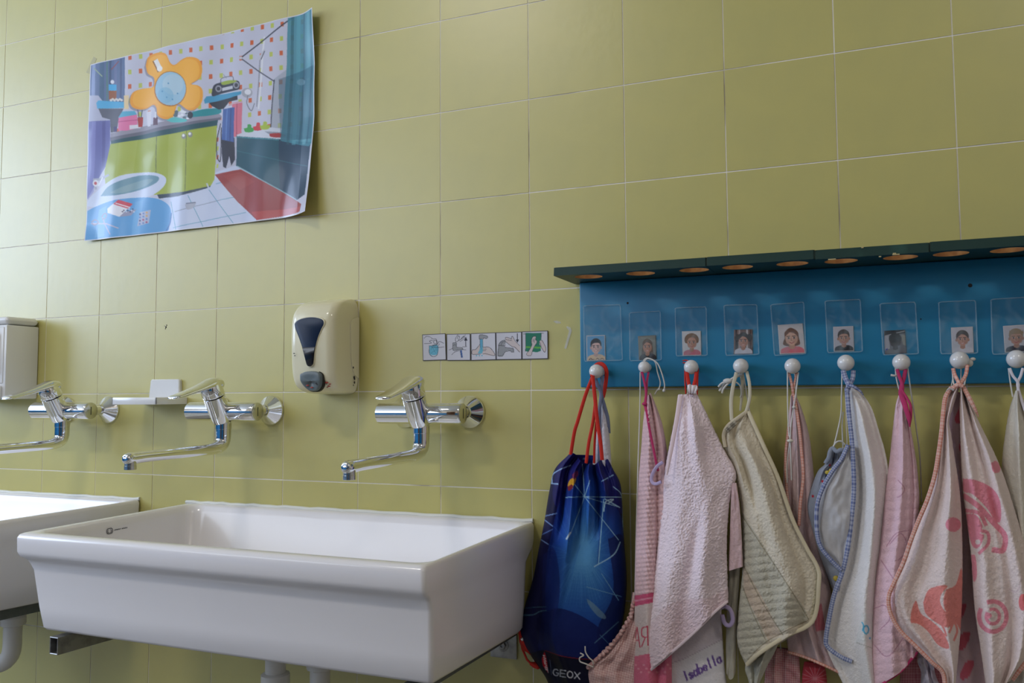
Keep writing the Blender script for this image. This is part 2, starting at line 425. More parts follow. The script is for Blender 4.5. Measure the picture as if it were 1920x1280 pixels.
# ------------------------------------------------------------------ faucets
def faucet(xc, label):
    t = empty('wall_faucet', (xc, -.003, .850), label, 'faucet', 'wall mixer faucets above the sinks')
    yb, zb = -.072, .8495
    b = MB()
    b.lathe((xc-.100, yb, zb), (1, 0, 0), [(0, .002), (0, .0190), (.0015, .0215), (.060, .0215), (.0615, .0215), (.145, .0215), (.1905, .0215), (.192, .0205), (.192, .0002)], 36)
    b.build('mixer_bar', M['chrome'], t, sharp=50)
    for sx in (-1, 1):
        b = MB(); xr = xc+sx*.0765
        b.lathe((xr, -.0005, .851), (0, -1, 0), [(0, .034), (.003, .0345), (.006, .033), (.024, .0145), (.028, .0130)], 40, (True, True))
        b.lathe((xr, -.024, .851), (0, -1, 0), [(0, .0095), (.012, .0095), (.012, .0135), (.030, .0135), (.032, .011), (.048, .011)], 12)
        b.build('rosette', M['chrome'], t, sharp=40)
    b = MB(); b.lathe((xc+.092, yb, zb), (1, 0, 0), [(0, .0205), (.0022, .0203), (.003, .0192), (.003, .0002)], 32)
    cap = b.build('end_cap', M['chrome_dull'], t, sharp=50)
    b = MB(); b.box((xc+.0945, yb-.0009, zb-.010), (xc+.0954, yb+.0009, zb+.010)); b.build('screw_slot', M['rubber'], cap)
    # slanted cartridge body
    A = np.array([xc, -.0765, .826]); B = np.array([xc, -.1055, .884]); ax = (B-A)/np.linalg.norm(B-A)
    b = MB()
    b.lathe(A-ax*.006, ax, [(.008, .010), (.009, .0205), (.012, .0222), (.030, .0232), (.066, .0240), (.0705, .0240), (.0707, .0230)], 40)
    b.lathe((xc, -.0745, .8415), (0, 0, -1), [(0, .0205), (.010, .0205), (.012, .0190)], 32)
    b.build('cartridge_body', M['chrome'], t, sharp=50)
    # handle: a dome over the cartridge that stretches into the lever
    hd = MB()
    C = A + ax*.0665
    hd.lathe(C, ax, [(0, .0232), (.0008, .0248), (.004, .0250), (.016, .0245), (.026, .0225), (.033, .0175), (.038, .0100), (.040, .0005)], 40)
    top = [(-.088, .9060, .0100, .004), (-.093, .9110, .0180, .008), (-.102, .9150, .0215, .0115), (-.116, .9145, .0215, .0120), (-.136, .9085, .0200, .0095), (-.162, .9005, .0188, .0070), (-.190, .8930, .0175, .0055), (-.212, .8870, .0165, .0048), (-.226, .8840, .0155, .0040), (-.231, .8828, .0120, .0022)]
    tp = spline([(y, z, w, h) for y, z, w, h in top], 28)
    rr = []
    for y, z, w, h in tp:
        ring = []
        for a in np.linspace(0, 2*PI, 20, endpoint=False):
            ca, sa = math.cos(a), math.sin(a)
            ex = lambda q: math.copysign(abs(q)**.72, q)
            ring.append((xc + w*ex(ca), y + .25*h*ex(sa), z - .001 + h*ex(sa)))
        rr.append(ring)
    hd.rings(rr)
    h_ = hd.build('lever_handle', M['chrome'], t, sharp=60)
    b = MB(); q = C + ax*.009 + np.array([-.0112, -.0192, 0.002])
    b.sphere(q, .0033, 10, (1, .45, 1)); b.build('hot_mark', M['red'], h_)
    b = MB(); q = C + ax*.009 + np.array([-.0032, -.0218, 0.002])
    b.sphere(q, .0026, 10, (1, .45, 1)); b.build('cold_mark', M['blue_dot'], h_)
    # spout
    b = MB()
    b.lathe((xc, -.0745, .8270), (0, 0, -1), [(0, .0158), (.0015, .0158), (.002, .0180), (.0175, .0180), (.0180, .0172), (.0190, .0172)], 32)
    b.build('spout_collar', M['chrome'], t, sharp=40)
    b = MB(); b.lathe((xc, -.0745, .8305), (0, 0, -1), [(0, .0168), (.0036, .0168)], 24); b.build('seal_ring', M['rubber'], t)
    b = MB()
    K = [(-.0745, .8085, .0173), (-.0745, .796, .0173), (-.0757, .783, .0168), (-.0830, .7735, .0158), (-.096, .7685, .0142), (-.114, .7660, .0128), (-.150, .7650, .0120), (-.22, .7640, .0116), (-.30, .7630, .0113), (-.325, .7620, .0118), (-.338, .7617, .0122), (-.346, .7614, .0112), (-.3505, .7610, .0080), (-.352, .761, .003)]
    K = spline(K, 56)
    b.tube([(xc, y, z) for y, z, r in K], [r for y, z, r in K], 24, up=(1, 0, 0))
    b.build('spout', M['chrome'], t, sharp=60)
    b = MB(); b.lathe((xc, -.337, .7570), (0, 0, -1), [(0, .0112), (.009, .0112), (.0095, .0118), (.0165, .0118), (.0172, .0108), (.0172, .0085), (.012, .0082)], 28)
    b.build('aerator', M['chrome_dull'], t, sharp=40)
    return t
F1 = faucet(-.207, 'chrome lever wall faucet over the front sink, beside the pictogram cards')
for dx, lab in ((-.5122, 'chrome lever wall faucet between the soap tray and the cream soap dispenser'), (-1.0245, 'chrome lever wall faucet beside the white box dispenser, spout tip out of frame')):
    c_ = copy_tree(F1, (dx, 0, .003 if dx > -.6 else .004)); c_['label'] = lab

# ------------------------------------------------------------------ cream soap dispenser
def soap_dispenser():
    t = empty('soap_dispenser', (-.465, -.001, .99), 'cream wall soap dispenser with dark level window and grey push button', 'soap dispenser')
    xc = -.4625; hw = .0565
    # stacked sections: (z, half width, depth front y, corner radius)
    S = [(.8905, .030, -.030, .010), (.8925, .042, -.050, .014), (.8970, .049, -.070, .018), (.9080, .0535, -.088, .019), (.9250, .0555, -.098, .020), (.9500, .0565, -.1015, .020),
         (.99, .057, -.1035, .020), (1.03, .057, -.1035, .020), (1.060, .0565, -.100, .020), (1.076, .0555, -.091, .020), (1.089, .053, -.075, .018), (1.0975, .049, -.050, .016), (1.1025, .045, -.022, .008), (1.1030, .040, -.012, .003)]
    Q = spline(S, 44)
    b = MB(); rr = []
    for z, w, yf, r in Q:
        r = min(r, abs(yf)*.8, w*.9); ring = [(xc+w, -.001, z)]
        for k in range(9):
            a = math.radians(90*k/8); ring.append((xc+w-r+r*math.cos(a), yf+r-r*math.sin(a), z))
        for k in range(1, 8):       # bulging front
            f = k/8; ring.append((xc+(w-r)*(1-2*f), yf-.004*math.sin(PI*f)*min(1, w/.05), z))
        for k in range(9):
            a = math.radians(90+90*k/8); ring.append((xc-w+r+r*math.cos(a), yf+r-r*math.sin(a), z))
        ring.append((xc-w, -.001, z)); rr.append(ring)
    b.rings(rr)
    b.build('cover', M['cream'], t, sharp=60)
    # side grip panel, proud of the right flank
    b = MB()
    G = [(-.004, 1.062), (-.022, 1.058), (-.033, 1.050), (-.036, 1.035), (-.034, .985), (-.030, .955), (-.020, .935), (-.004, .926)]
    G2 = spline(G, 30); xo = xc+.0572
    b.rings([[(xo-.002, y, z) for y, z in G2], [(xo+.0022, y, z) for y, z in G2], [(xo+.0030, y*.94, 0.992+(z-.992)*.97) for y, z in G2]])
    b.build('side_panel', M['cream'], t, sharp=40)
    # level window, a drop of dark plastic standing just proud of the bulged front
    def yfront(x): 
        return -.1035-.004*math.cos(min(1, abs(x-xc)/.05)*PI/2)
    W_ = [(-.0340, 1.043), (-.0275, 1.0495), (-.014, 1.054), (.004, 1.0555), (.020, 1.053), (.0285, 1.048), (.0300, 1.040), (.0250, 1.029), (.0180, 1.010), (.0125, .985), (.0098, .9585), (.0070, .9525), (.0020, .9500), (-.0030, .9525), (-.0060, .960), (-.0130, .985), (-.0220, 1.010), (-.0315, 1.032)]
    ox = .002
    def plate(pts, dy, th):
        P = np.array(pts); c = P.mean(0)
        b.rings([[(xc+ox+p[0], yfront(xc+ox+p[0])+.004, p[1]) for p in P], [(xc+ox+p[0], yfront(xc+ox+p[0])+dy, p[1]) for p in P],
                 [(xc+ox+c[0]+(p[0]-c[0])*th, yfront(xc+ox+p[0])+dy-.0006, c[1]+(p[1]-c[1])*th) for p in P]])
    PW = spline([(a_*1.17, z_) for a_, z_ in W_]+[(W_[0][0]*1.17, W_[0][1])], 73)[:-1]
    b = MB(); plate([((p[0]+.001)*1.05-.001, (p[1]-1.002)*1.03+1.002) for p in PW], -.0007, .99); fr = b.build('window_rim', M['cream'], t, sharp=40)
    b = MB(); plate(PW, -.0018, .95); wn = b.build('level_window', M['smoke'], t, sharp=40)
    low = [p for p in PW if p[1] < .995]
    b = MB(); plate(sorted(low, key=lambda p: math.atan2(p[1]-.975, p[0])), -.0028, .93); b.build('soap_level', M['soap'], wn, sharp=40)
    # push button
    b = MB(); bc = np.array([xc+.0055, -.094, .9185])
    BT = [(-.0275, .015), (-.016, .020), (0, .0215), (.016, .020), (.0265, .013), (.0265, -.003), (.021, -.014), (.010, -.021), (-.006, -.0205), (-.018, -.012), (-.026, .001)]
    BP = spline(BT+[BT[0]], 49)[:-1]
    b.rings([[(bc[0]+x*s_, bc[1]-d+.30*(z < 0)*abs(z)*.9, bc[2]+z*s_) for x, z in BP] for s_, d in ((1.0, 0), (1.0, .012), (.94, .0155), (.80, .0165), (.5, .0155), (.05, .0150))])
    b.build('push_button', M['grey_plastic'], t, sharp=50)
    b = MB(); b.rings([[(bc[0]+x*s_, bc[1]-d+.30*(z < 0)*abs(z)*.9, bc[2]+z*s_) for x, z in BP] for s_, d in ((1.07, 0), (1.07, .0085), (1.0, .0085))]); b.build('button_gap', M['seam'], t)
    # stains: dried paint specks
    for col, nm, pts in (((.35, .03, .02), 'red_paint_speck', [(.038, .915, 3.2), (.041, .9075, 2.6), (.0345, .905, 1.6), (.045, .912, 2), (.008, .905, 2.4), (-.002, .9095, 2.6)]),
                         ((.02, .02, .02), 'black_speck', [(-.0385, .979, 1.6), (-.0365, .974, 1.4), (.020, .9135, 2.2), (.0225, .911, 1.6), (.010, .968, 1.2), (.038, .912, 1.4)])):
        mt_ = mat(nm, col, .5)
        for dx, z, r in pts:
            b = MB()
            zz, w, yf, rr_ = Q[np.argmin(abs(Q[:, 0]-z))]
            a_ = max(0, abs(dx)-(w-rr_)); yy = yf-.0035+(rr_-math.sqrt(max(0, rr_**2-a_**2)))
            if abs(dx+.002) < .03 and z < .94: yy = bc[1]-.0160+.30*.9*max(0, bc[2]-z)
            b.sphere((xc+dx, yy, z), r*.001, 8, (1.6, .5, .6)); b.build(nm, mt_, t)
    for y, z, r in ((-.026, .949, 2), (-.018, .927, 2.6), (-.0165, .924, 2), (-.017, .916, 2.2), (-.021, .910, 1.4)):
        b = MB(); b.sphere((xc+.0572+(.0025 if y > -.028 and z > .93 else 0), y, z), r*.001, 8, (.5, 1, 1.4)); b.build('black_chip', M['rubber'], t)
soap_dispenser()

# ------------------------------------------------------------------ white box dispenser at the left edge
t = empty('box_dispenser', (-1.50, -.001, .99), 'white boxy dispenser cut off by the left edge of the frame', 'dispenser')
b = MB(); b.box((-1.640, -.094, .884), (-1.418, -.001, 1.078), .004, 2); b.build('housing', M['white_plastic'], t)
b = MB(); b.box((-1.641, -.095, 1.0795), (-1.417, -.001, 1.100), .011, 4); b.build('lid', M['white_plastic'], t)
b = MB(); b.box((-1.63, -.0965, .925), (-1.426, -.092, 1.072), .003, 2); b.build('front_panel', M['white_plastic'], t)
b = MB(); b.box((-1.56, -.112, .886), (-1.428, -.090, .920), .008, 3); b.build('push_bar', M['white_plastic'], t)
b = MB(); b.box((-1.58, -.0985, .95), (-1.440, -.095, 1.06), .010, 3); b.build('inset_plate', M['white_plastic'], t)

# ------------------------------------------------------------------ soap tray
t = empty('soap_tray', (-1.0, -.001, .88), 'small white plastic tray stuck to the tiles behind the faucet', 'soap tray')
b = MB()
b.box((-1.036, -.098, .8700), (-.899, -.001, .8745), .002)
for a_, c_ in (((-1.036, -.100, .8690), (-.897, -.0965, .8860)), ((-1.036, -.100, .8690), (-1.0325, -.001, .8860)), ((-.9005, -.100, .8690), (-.897, -.001, .8860))):
    b.box(a_, c_, .0012)
b.build('tray', M['white_plastic'], t)
b = MB()
xa_, xb_ = -1.009, -.918
b.rings([[(xa_-.006, -.001, .875), (xb_+.004, -.001, .875), (xb_+.002, -.001, .927), (xb_-.002, -.001, .9305), (xa_+.004, -.001, .9305), (xa_, -.001, .927)],
         [(xa_-.006, -.008, .875), (xb_+.004, -.008, .875), (xb_+.002, -.008, .927), (xb_-.002, -.008, .9305), (xa_+.004, -.008, .9305), (xa_, -.008, .927)],
         [(xa_-.003, -.010, .876), (xb_+.001, -.010, .876), (xb_, -.010, .926), (xb_-.003, -.010, .9285), (xa_+.005, -.010, .9285), (xa_+.002, -.010, .926)]])
b.build('back_plate', M['white_plastic'], t)
# ------------------------------------------------------------------ prints: a small drawing surface whose colours are carried by a fine mesh
class Cv:
    """a drawing in some trace coordinates x0..x1, y0..y1; s = samples per unit"""
    def __init__(c, x0, y0, x1, y1, s, col):
        c.x0, c.y0, c.s = x0, y0, s
        c.w, c.h = int((x1-x0)*s)+1, int((y1-y0)*s)+1
        c.a = np.empty((c.h, c.w, 3)); c.a[:] = col
    def P(c, pts): return (np.array(pts, float)-[c.x0, c.y0])*c.s
    def mask(c, q):
        x0, y0 = np.floor(q.min(0)).astype(int)-1; x1, y1 = np.ceil(q.max(0)).astype(int)+2
        x0, y0, x1, y1 = max(0, x0), max(0, y0), min(c.w, x1), min(c.h, y1)
        if x1 <= x0 or y1 <= y0: return None
        Y, X = np.mgrid[y0:y1, x0:x1]; acc = np.zeros(X.shape)
        for ox in (-.25, .25):
            for oy in (-.25, .25):
                px_, py_ = X+ox, Y+oy; ins = np.zeros(X.shape, bool)
                j = len(q)-1
                for i in range(len(q)):
                    (xi, yi), (xj, yj) = q[i], q[j]
                    if yi != yj:
                        cnd = ((yi > py_) != (yj > py_)) & (px_ < (xj-xi)*(py_-yi)/(yj-yi)+xi)
                        ins ^= cnd
                    j = i
                acc += ins
        return slice(y0, y1), slice(x0, x1), acc/4
    def poly(c, pts, col, a=1.0):
        m_ = c.mask(c.P(pts))
        if m_ is None: return c
        k = (m_[2]*a)[..., None]; v = c.a[m_[0], m_[1]]
        c.a[m_[0], m_[1]] = v*(1-k)+np.array(col, float)*k
        return c
    def blob(c, pts, col, a=1.0, n=None): return c.poly(spline(list(pts)+[pts[0]], n or len(pts)*5)[:-1], col, a)
    def ell(c, cx, cy, rx, ry, col, a=1.0, rot=0):
        t = np.linspace(0, 2*PI, 28, endpoint=False); x, y = rx*np.cos(t), ry*np.sin(t)
        return c.poly(np.stack([cx+x*math.cos(rot)-y*math.sin(rot), cy+x*math.sin(rot)+y*math.cos(rot)], 1), col, a)
    def line(c, pts, w, col, a=1.0):
        for p, q in zip(pts[:-1], pts[1:]):
            p, q = np.array(p, float), np.array(q, float); d = q-p; L_ = np.linalg.norm(d)
            if L_ < 1e-9: continue
            d /= L_; n_ = np.array([-d[1], d[0]])*w/2; e = d*w*.35
            c.poly([p+n_-e, q+n_+e, q-n_+e, p-n_-e], col, a)
        return c
    def curve(c, pts, w, col, a=1.0): return c.line(spline(pts, len(pts)*4), w, col, a)
    def text(c, s, x, y, w, h, sw, col, gap=.35, dx=(1, 0), dy=(0, 1), a=1.0):
        """stroke letters; dx, dy: the directions of reading and down"""
        for ch in s:
            for st in GL.get(ch, []):
                q = [(x+dx[0]*w*u+dy[0]*h*v, y+dx[1]*w*u+dy[1]*h*v) for u, v in st]
                c.line(q, sw, col, a)
            x += dx[0]*w*(1+gap); y += dx[1]*w*(1+gap)
        return c
    def sample(c, X, Y):
        x = np.clip((X-c.x0)*c.s, 0, c.w-1.001); y = np.clip((Y-c.y0)*c.s, 0, c.h-1.001)
        i, j = x.astype(int), y.astype(int); f, g = (x-i)[..., None], (y-j)[..., None]
        A = c.a
        return (A[j, i]*(1-f)+A[j, i+1]*f)*(1-g)+(A[j+1, i]*(1-f)+A[j+1, i+1]*f)*g
_arc = lambda cx, cy, rx, ry, a0, a1, n=10: [(cx+rx*math.cos(math.radians(a)), cy+ry*math.sin(math.radians(a))) for a in np.linspace(a0, a1, n)]
GL = {'G': [_arc(.5, .5, .5, .5, -45, -325, 14)+[(1, .55), (.6, .55)]], 'E': [[(1, 0), (0, 0), (0, 1), (1, 1)], [(0, .5), (.85, .5)]], 'O': [_arc(.5, .5, .5, .5, 0, 360, 16)],
      'X': [[(0, 0), (1, 1)], [(1, 0), (0, 1)]], 'A': [[(0, 1), (.5, 0), (1, 1)], [(.2, .65), (.8, .65)]], 'R': [[(0, 1), (0, 0), (.7, 0), (1, .25), (.7, .5), (0, .5)], [(.5, .5), (1, 1)]],
      'M': [[(0, 1), (0, 0), (.5, .6), (1, 0), (1, 1)]], 'V': [[(0, 0), (.5, 1), (1, 0)]], 'L': [[(0, 0), (0, 1), (.9, 1)]],
      'I': [[(.5, 0), (.5, 1)]], 's': [_arc(.5, .62, .4, .14, -20, -180, 6)+_arc(.5, .88, .4, .12, -90, 170, 8)], 'a': [_arc(.45, .73, .42, .27, 0, 360, 14), [(.88, .45), (.88, 1)]],
      'b': [_arc(.5, .73, .42, .27, 0, 360, 14), [(.08, 0), (.08, 1)]], 'e': [[(.1, .72), (.9, .72)]+_arc(.5, .73, .42, .27, 0, -310, 14)], 'l': [[(.5, 0), (.5, 1)]], 'o': [_arc(.5, .7, .4, .3, 0, 360, 14)], '.': [_arc(.5, .95, .08, .06, 0, 360, 6)]}

def lin(a):
    a = np.clip(np.asarray(a, float)/255.0, 0, 1)
    return np.where(a <= .04045, a/12.92, ((a+.055)/1.055)**2.4)
def grid_obj(name, G, C, mt, parent=None, loc=None, thick=0.0, smooth=True, label=None, closed=False):
    """G: (rows, cols, 3) world points; C: (rows, cols, 3) print colours 0..255 or None"""
    h, w = G.shape[:2]
    me = bpy.data.meshes.new(name)
    V = G.reshape(-1, 3)
    idx = np.arange(h*w).reshape(h, w)
    if closed: idx = np.concatenate([idx, idx[:, :1]], 1)
    F = np.stack([idx[:-1, :-1], idx[1:, :-1], idx[1:, 1:], idx[:-1, 1:]], -1).reshape(-1, 4)
    me.vertices.add(len(V)); me.vertices.foreach_set('co', V.astype(np.float32).ravel())
    me.loops.add(F.size); me.loops.foreach_set('vertex_index', F.ravel().astype(np.int32))
    me.polygons.add(len(F)); me.polygons.foreach_set('loop_start', np.arange(0, F.size, 4, dtype=np.int32))
    me.polygons.foreach_set('use_smooth', np.full(len(F), smooth))
    me.update(); me.validate()
    if C is not None:
        ca = me.color_attributes.new('print', 'FLOAT_COLOR', 'POINT')
        c4 = np.ones((h*w, 4)); c4[:, :3] = lin(C.reshape(-1, 3)); ca.data.foreach_set('color', c4.astype(np.float32).ravel())
    o = finish(name, me, mt, parent, loc, None, label)
    if thick:
        md = o.modifiers.new('thickness', 'SOLIDIFY'); md.thickness = thick; md.offset = 0
    return o
def pxl(P):
    """project world points (for unwarping traced drawings)"""
    q = (np.asarray(P)-CW) @ RW.T
    return 960+FL*q[..., 0]/q[..., 2], 640+FL*q[..., 1]/q[..., 2]
M['poster'] = mat('glossy_poster_print', rough=0.28, coat=0.25, spec=.35, attr='print', bump=(6, 0.12, 0.01))
M['paper'] = mat('printed_paper', rough=0.6, attr='print')
M['photo'] = mat('photo_print', rough=0.35, attr='print')
M['card_back'] = mat('white_card', (.75, .75, .75), .6)
M['tape'] = mat('yellowed_tape', (0.62, 0.58, 0.32), .35, alpha=.75)
M['clear_tape'] = mat('clear_tape', (0.85, 0.85, 0.82), .15, alpha=.35, coat=.5)

# ------------------------------------------------------------------ the poster (traced at 8/3 of the photograph's pixels)
def poster():
    c = Cv(420, 40, 1600, 1220, .62, (198, 198, 214))
    for k in range(-3, 9):
        for j in range(-1, 18):
            x, y = 657+50.6*j-2*k, 290-6.2*j+72*k
            col = (206, 92, 44) if (j+k) % 2 == 0 else (186, 196, 84)
            c.poly([(x-8, y-10), (x+8, y-12), (x+8, y+11), (x-8, y+13)], col, .95)
    c.poly([(1376, 400), (1450, 340), (1430, 700), (1362, 640)], (150, 160, 172), .55)
    # wardrobe and window at the left
    c.poly([(440, 320), (632, 285), (628, 520), (440, 545)], (92, 112, 150))
    for x, w_, col in ((478, 18, (150, 165, 205)), (520, 22, (70, 100, 128)), (560, 10, (60, 78, 110)), (585, 14, (110, 120, 160)), (612, 10, (70, 84, 120)), (545, 8, (88, 130, 120))):
        c.line([(x, 300), (x-4, 530)], w_, col, .8)
    c.line([(480, 345), (520, 385)], 5, (150, 170, 140)); c.line([(565, 350), (600, 310)], 5, (140, 80, 90))
    c.poly([(430, 480), (500, 480), (560, 560), (560, 640), (430, 640)], (178, 180, 200))
    c.poly([(500, 545), (625, 545), (600, 600), (590, 660), (560, 665), (558, 600), (520, 590)], (88, 90, 104))
    c.poly([(490, 518), (500, 505), (626, 512), (628, 542), (495, 546)], (78, 168, 212))
    c.poly([(550, 450), (556, 430), (582, 430), (588, 450), (586, 500), (550, 498)], (150, 84, 40)); c.poly([(550, 425), (588, 425), (588, 455), (550, 455)], (70, 170, 220)); c.ell(568, 412, 9, 10, (225, 225, 235))
    for k in range(7): c.ell(560+k*9, 503-(k % 2)*5, 7, 6, (210, 205, 200))
    c.poly([(625, 480), (650, 478), (650, 548), (627, 548)], (230, 205, 160))
    c.poly([(436, 612), (558, 604), (556, 800), (520, 860), (436, 1010)], (104, 106, 168))
    c.poly([(470, 612), (490, 611), (475, 960), (445, 1000)], (140, 140, 200), .6); c.poly([(520, 610), (535, 609), (530, 830), (515, 850)], (80, 80, 140), .6)
    # flower mirror
    fl = [(730, 330), (745, 285), (790, 266), (835, 272), (857, 315), (880, 327), (915, 300), (950, 287), (1000, 300), (1018, 345), (1010, 390), (985, 410), (965, 424), (1000, 432), (1019, 455), (1015, 510), (985, 548), (945, 552), (900, 522), (882, 555), (868, 590), (830, 598), (795, 580), (788, 540), (770, 527), (735, 545), (695, 548), (665, 535), (655, 505), (668, 465), (710, 445), (765, 437), (776, 412), (768, 385), (740, 368)]
    c.blob([(x-7, y+9) for x, y in fl], (120, 115, 130), .6)
    c.blob(fl, (240, 160, 40)); c.blob([(838+(x-838)*.93, 430+(y-430)*.93) for x, y in fl], (247, 178, 58))
    c.ell(858, 447, 82, 88, (176, 104, 26)); c.ell(859, 446, 78, 84, (158, 196, 218)); c.ell(872, 425, 52, 52, (186, 208, 220), .7); c.ell(835, 480, 40, 40, (120, 178, 208), .5)
    for x, y in ((820, 460), (842, 490), (870, 500), (850, 420), (895, 470)): c.ell(x, y, 4, 4, (90, 150, 190))
    c.line([(780, 310), (800, 350)], 26, (150, 95, 30)); c.line([(785, 308), (802, 342)], 24, (232, 228, 226)); c.ell(803, 345, 15, 15, (240, 238, 236))
    # counter and things on it
    c.poly([(560, 668), (820, 610), (1095, 568), (1112, 582), (1105, 600), (820, 650), (558, 708)], (150, 146, 160)); c.poly([(558, 690), (820, 634), (1108, 586), (1105, 600), (820, 652), (558, 708)], (105, 104, 118))
    c.poly([(600, 585), (688, 572), (690, 640), (640, 655), (598, 655)], (226, 122, 166)); c.poly([(598, 592), (618, 560), (678, 556), (688, 574)], (90, 175, 205)); c.line([(598, 612), (690, 600)], 4, (190, 80, 130))
    c.poly([(652, 628), (704, 622), (704, 640), (652, 648)], (222, 220, 228)); c.poly([(690, 588), (718, 586), (714, 634), (694, 636)], (176, 52, 44)); c.line([(698, 588), (692, 550)], 4, (90, 60, 120)); c.line([(708, 588), (714, 552)], 4, (50, 70, 60))
    c.poly([(735, 560), (762, 556), (756, 632), (740, 634)], (214, 212, 222)); c.poly([(772, 590), (795, 588), (794, 626), (770, 628)], (84, 36, 60)); c.line([(783, 590), (784, 564)], 7, (225, 225, 230))
    c.poly([(575, 636), (590, 634), (592, 660), (577, 662)], (60, 52, 110)); c.blob([(838, 604), (870, 588), (905, 592), (940, 600), (930, 612), (870, 614)], (90, 190, 190))
    for k in range(16): c.ell(882+random.uniform(0, 70), 560+random.uniform(0, 42), random.uniform(5, 12), random.uniform(4, 8), random.choice([(226, 230, 236), (150, 165, 180), (206, 214, 222), (90, 110, 120)]))
    c.blob([(945, 575), (975, 560), (1040, 545), (1100, 543), (1104, 566), (1040, 580), (975, 588), (955, 592)], (28, 140, 148)); c.ell(958, 578, 14, 17, (40, 40, 52))
    c.poly([(560, 706), (820, 652), (1092, 600), (1088, 640), (820, 680), (560, 735)], (26, 76, 84))
    # cabinet
    c.poly([(558, 722), (790, 684), (940, 656), (1088, 628), (1076, 925), (1010, 948), (935, 960), (792, 974), (540, 985), (530, 860)], (164, 176, 56))
    c.poly([(600, 716), (690, 700), (670, 880), (590, 890)], (178, 188, 92), .5); c.poly([(850, 676), (925, 664), (915, 955), (840, 966)], (180, 190, 92), .5)
    c.line([(789, 685), (784, 890)], 3, (70, 80, 30)); c.line([(941, 656), (934, 958)], 3, (90, 100, 30))
    for x, y in ((927, 684), (960, 676)): c.ell(x, y, 12, 14, (140, 140, 130)); c.ell(x-2, y-4, 7, 7, (236, 236, 232))
    c.poly([(790, 974), (935, 960), (1076, 926), (1050, 945), (900, 982), (800, 994)], (30, 52, 70)); c.line([(1040, 920), (1050, 945)], 8, (190, 195, 205))
    # niche with towels
    c.poly([(1092, 602), (1190, 590), (1188, 835), (1120, 850), (1078, 862)], (186, 186, 202))
    for k in range(4): c.poly([(1086, 690+k*44), (1096, 688+k*44), (1094, 708+k*44), (1084, 710+k*44)], (206, 92, 44) if k % 2 == 0 else (186, 196, 84))
    c.curve([(1106, 620), (1088, 700), (1086, 770), (1098, 806), (1106, 790), (1110, 640)], 4, (30, 30, 40))
    c.poly([(1110, 690), (1176, 690), (1178, 800), (1160, 830), (1150, 780), (1134, 842), (1120, 835), (1112, 770)], (34, 36, 54))
    c.poly([(1165, 516), (1218, 508), (1212, 682), (1172, 686)], (216, 116, 136)); c.line([(1190, 516), (1188, 682)], 5, (180, 84, 110))
    c.poly([(1118, 546), (1178, 538), (1173, 712), (1112, 700)], (62, 94, 160)); c.line([(1140, 545), (1134, 700)], 6, (90, 124, 186)); c.line([(1160, 545), (1154, 706)], 6, (44, 70, 130)); c.line([(1108, 530), (1220, 512)], 4, (200, 200, 210))
    # radio on its shelf
    c.poly([(1030, 492), (1190, 470), (1194, 500), (1150, 510), (1120, 545), (1095, 548), (1060, 530)], (34, 36, 48)); c.poly([(1024, 502), (1036, 484), (1180, 462), (1212, 458), (1210, 474), (1150, 492), (1028, 520)], (62, 150, 188))
    c.blob([(1060, 470), (1072, 428), (1110, 412), (1170, 404), (1200, 410), (1204, 440), (1190, 452), (1120, 466), (1068, 482)], (44, 46, 62)); c.blob([(1105, 414), (1140, 404), (1185, 404), (1180, 414), (1120, 426)], (150, 170, 50)); c.curve([(1105, 415), (1112, 392), (1165, 384), (1172, 405)], 3, (90, 90, 100))
    for x, y in ((1094, 444), (1186, 428)): c.ell(x, y, 16, 17, (150, 150, 160)); c.ell(x, y, 9, 10, (50, 50, 62))
    c.poly([(1112, 440), (1168, 430), (1168, 446), (1112, 456)], (196, 198, 206)); c.line([(1135, 392), (1120, 374)], 2, (130, 130, 140))
    # shower
    c.line([(1328, 190), (1318, 300), (1300, 545)], 9, (222, 222, 228)); c.line([(1306, 300), (1290, 535)], 6, (150, 150, 162)); c.line([(1300, 300), (1330, 255)], 12, (196, 196, 206)); c.line([(1312, 300), (1330, 260)], 4, (70, 70, 84))
    c.ell(1240, 466, 27, 24, (168, 168, 178)); c.ell(1244, 462, 16, 14, (225, 225, 232)); c.curve([(1244, 480), (1240, 520), (1262, 556), (1278, 520)], 4, (120, 120, 132))
    c.line([(1211, 293), (1480, 82)], 6, (60, 62, 78)); c.line([(1214, 297), (1300, 360), (1378, 410)], 6, (90, 92, 106)); c.line([(1378, 404), (1362, 640)], 5, (70, 72, 86)); c.ell(1211, 293, 8, 7, (200, 200, 206))
    # floor and mat
    c.poly([(866, 1000), (1076, 930), (1080, 866), (1186, 826), (1320, 920), (1290, 1112), (870, 1160)], (196, 204, 226)); c.poly([(820, 990), (900, 985), (1050, 946), (1076, 900), (1170, 960), (1300, 1110), (860, 1162)], (196, 204, 226))
    for a_, b_ in (((880, 1060), (1110, 1000)), ((1110, 1000), (1180, 985)), ((870, 1140), (1230, 1062)), ((950, 980), (1020, 1135)), ((1050, 950), (1170, 1118)), ((1085, 920), (1160, 905)), ((860, 1010), (885, 1150))): c.line([a_, b_], 3, (92, 150, 176) if a_[0] != 880 else (130, 140, 160))
    c.blob([(935, 1025), (985, 1012), (975, 1040), (945, 1050)], (170, 172, 186)); c.line([(940, 1020), (985, 1014)], 4, (90, 96, 120))
    c.poly([(1078, 874), (1206, 847), (1400, 950), (1540, 1032), (1532, 1068), (1290, 1102), (1190, 1010)], (152, 48, 44)); c.poly([(1260, 1060), (1530, 1042), (1532, 1068), (1290, 1102)], (186, 64, 56), .8); c.poly([(1120, 880), (1200, 862), (1280, 910), (1200, 950)], (170, 66, 58), .5)
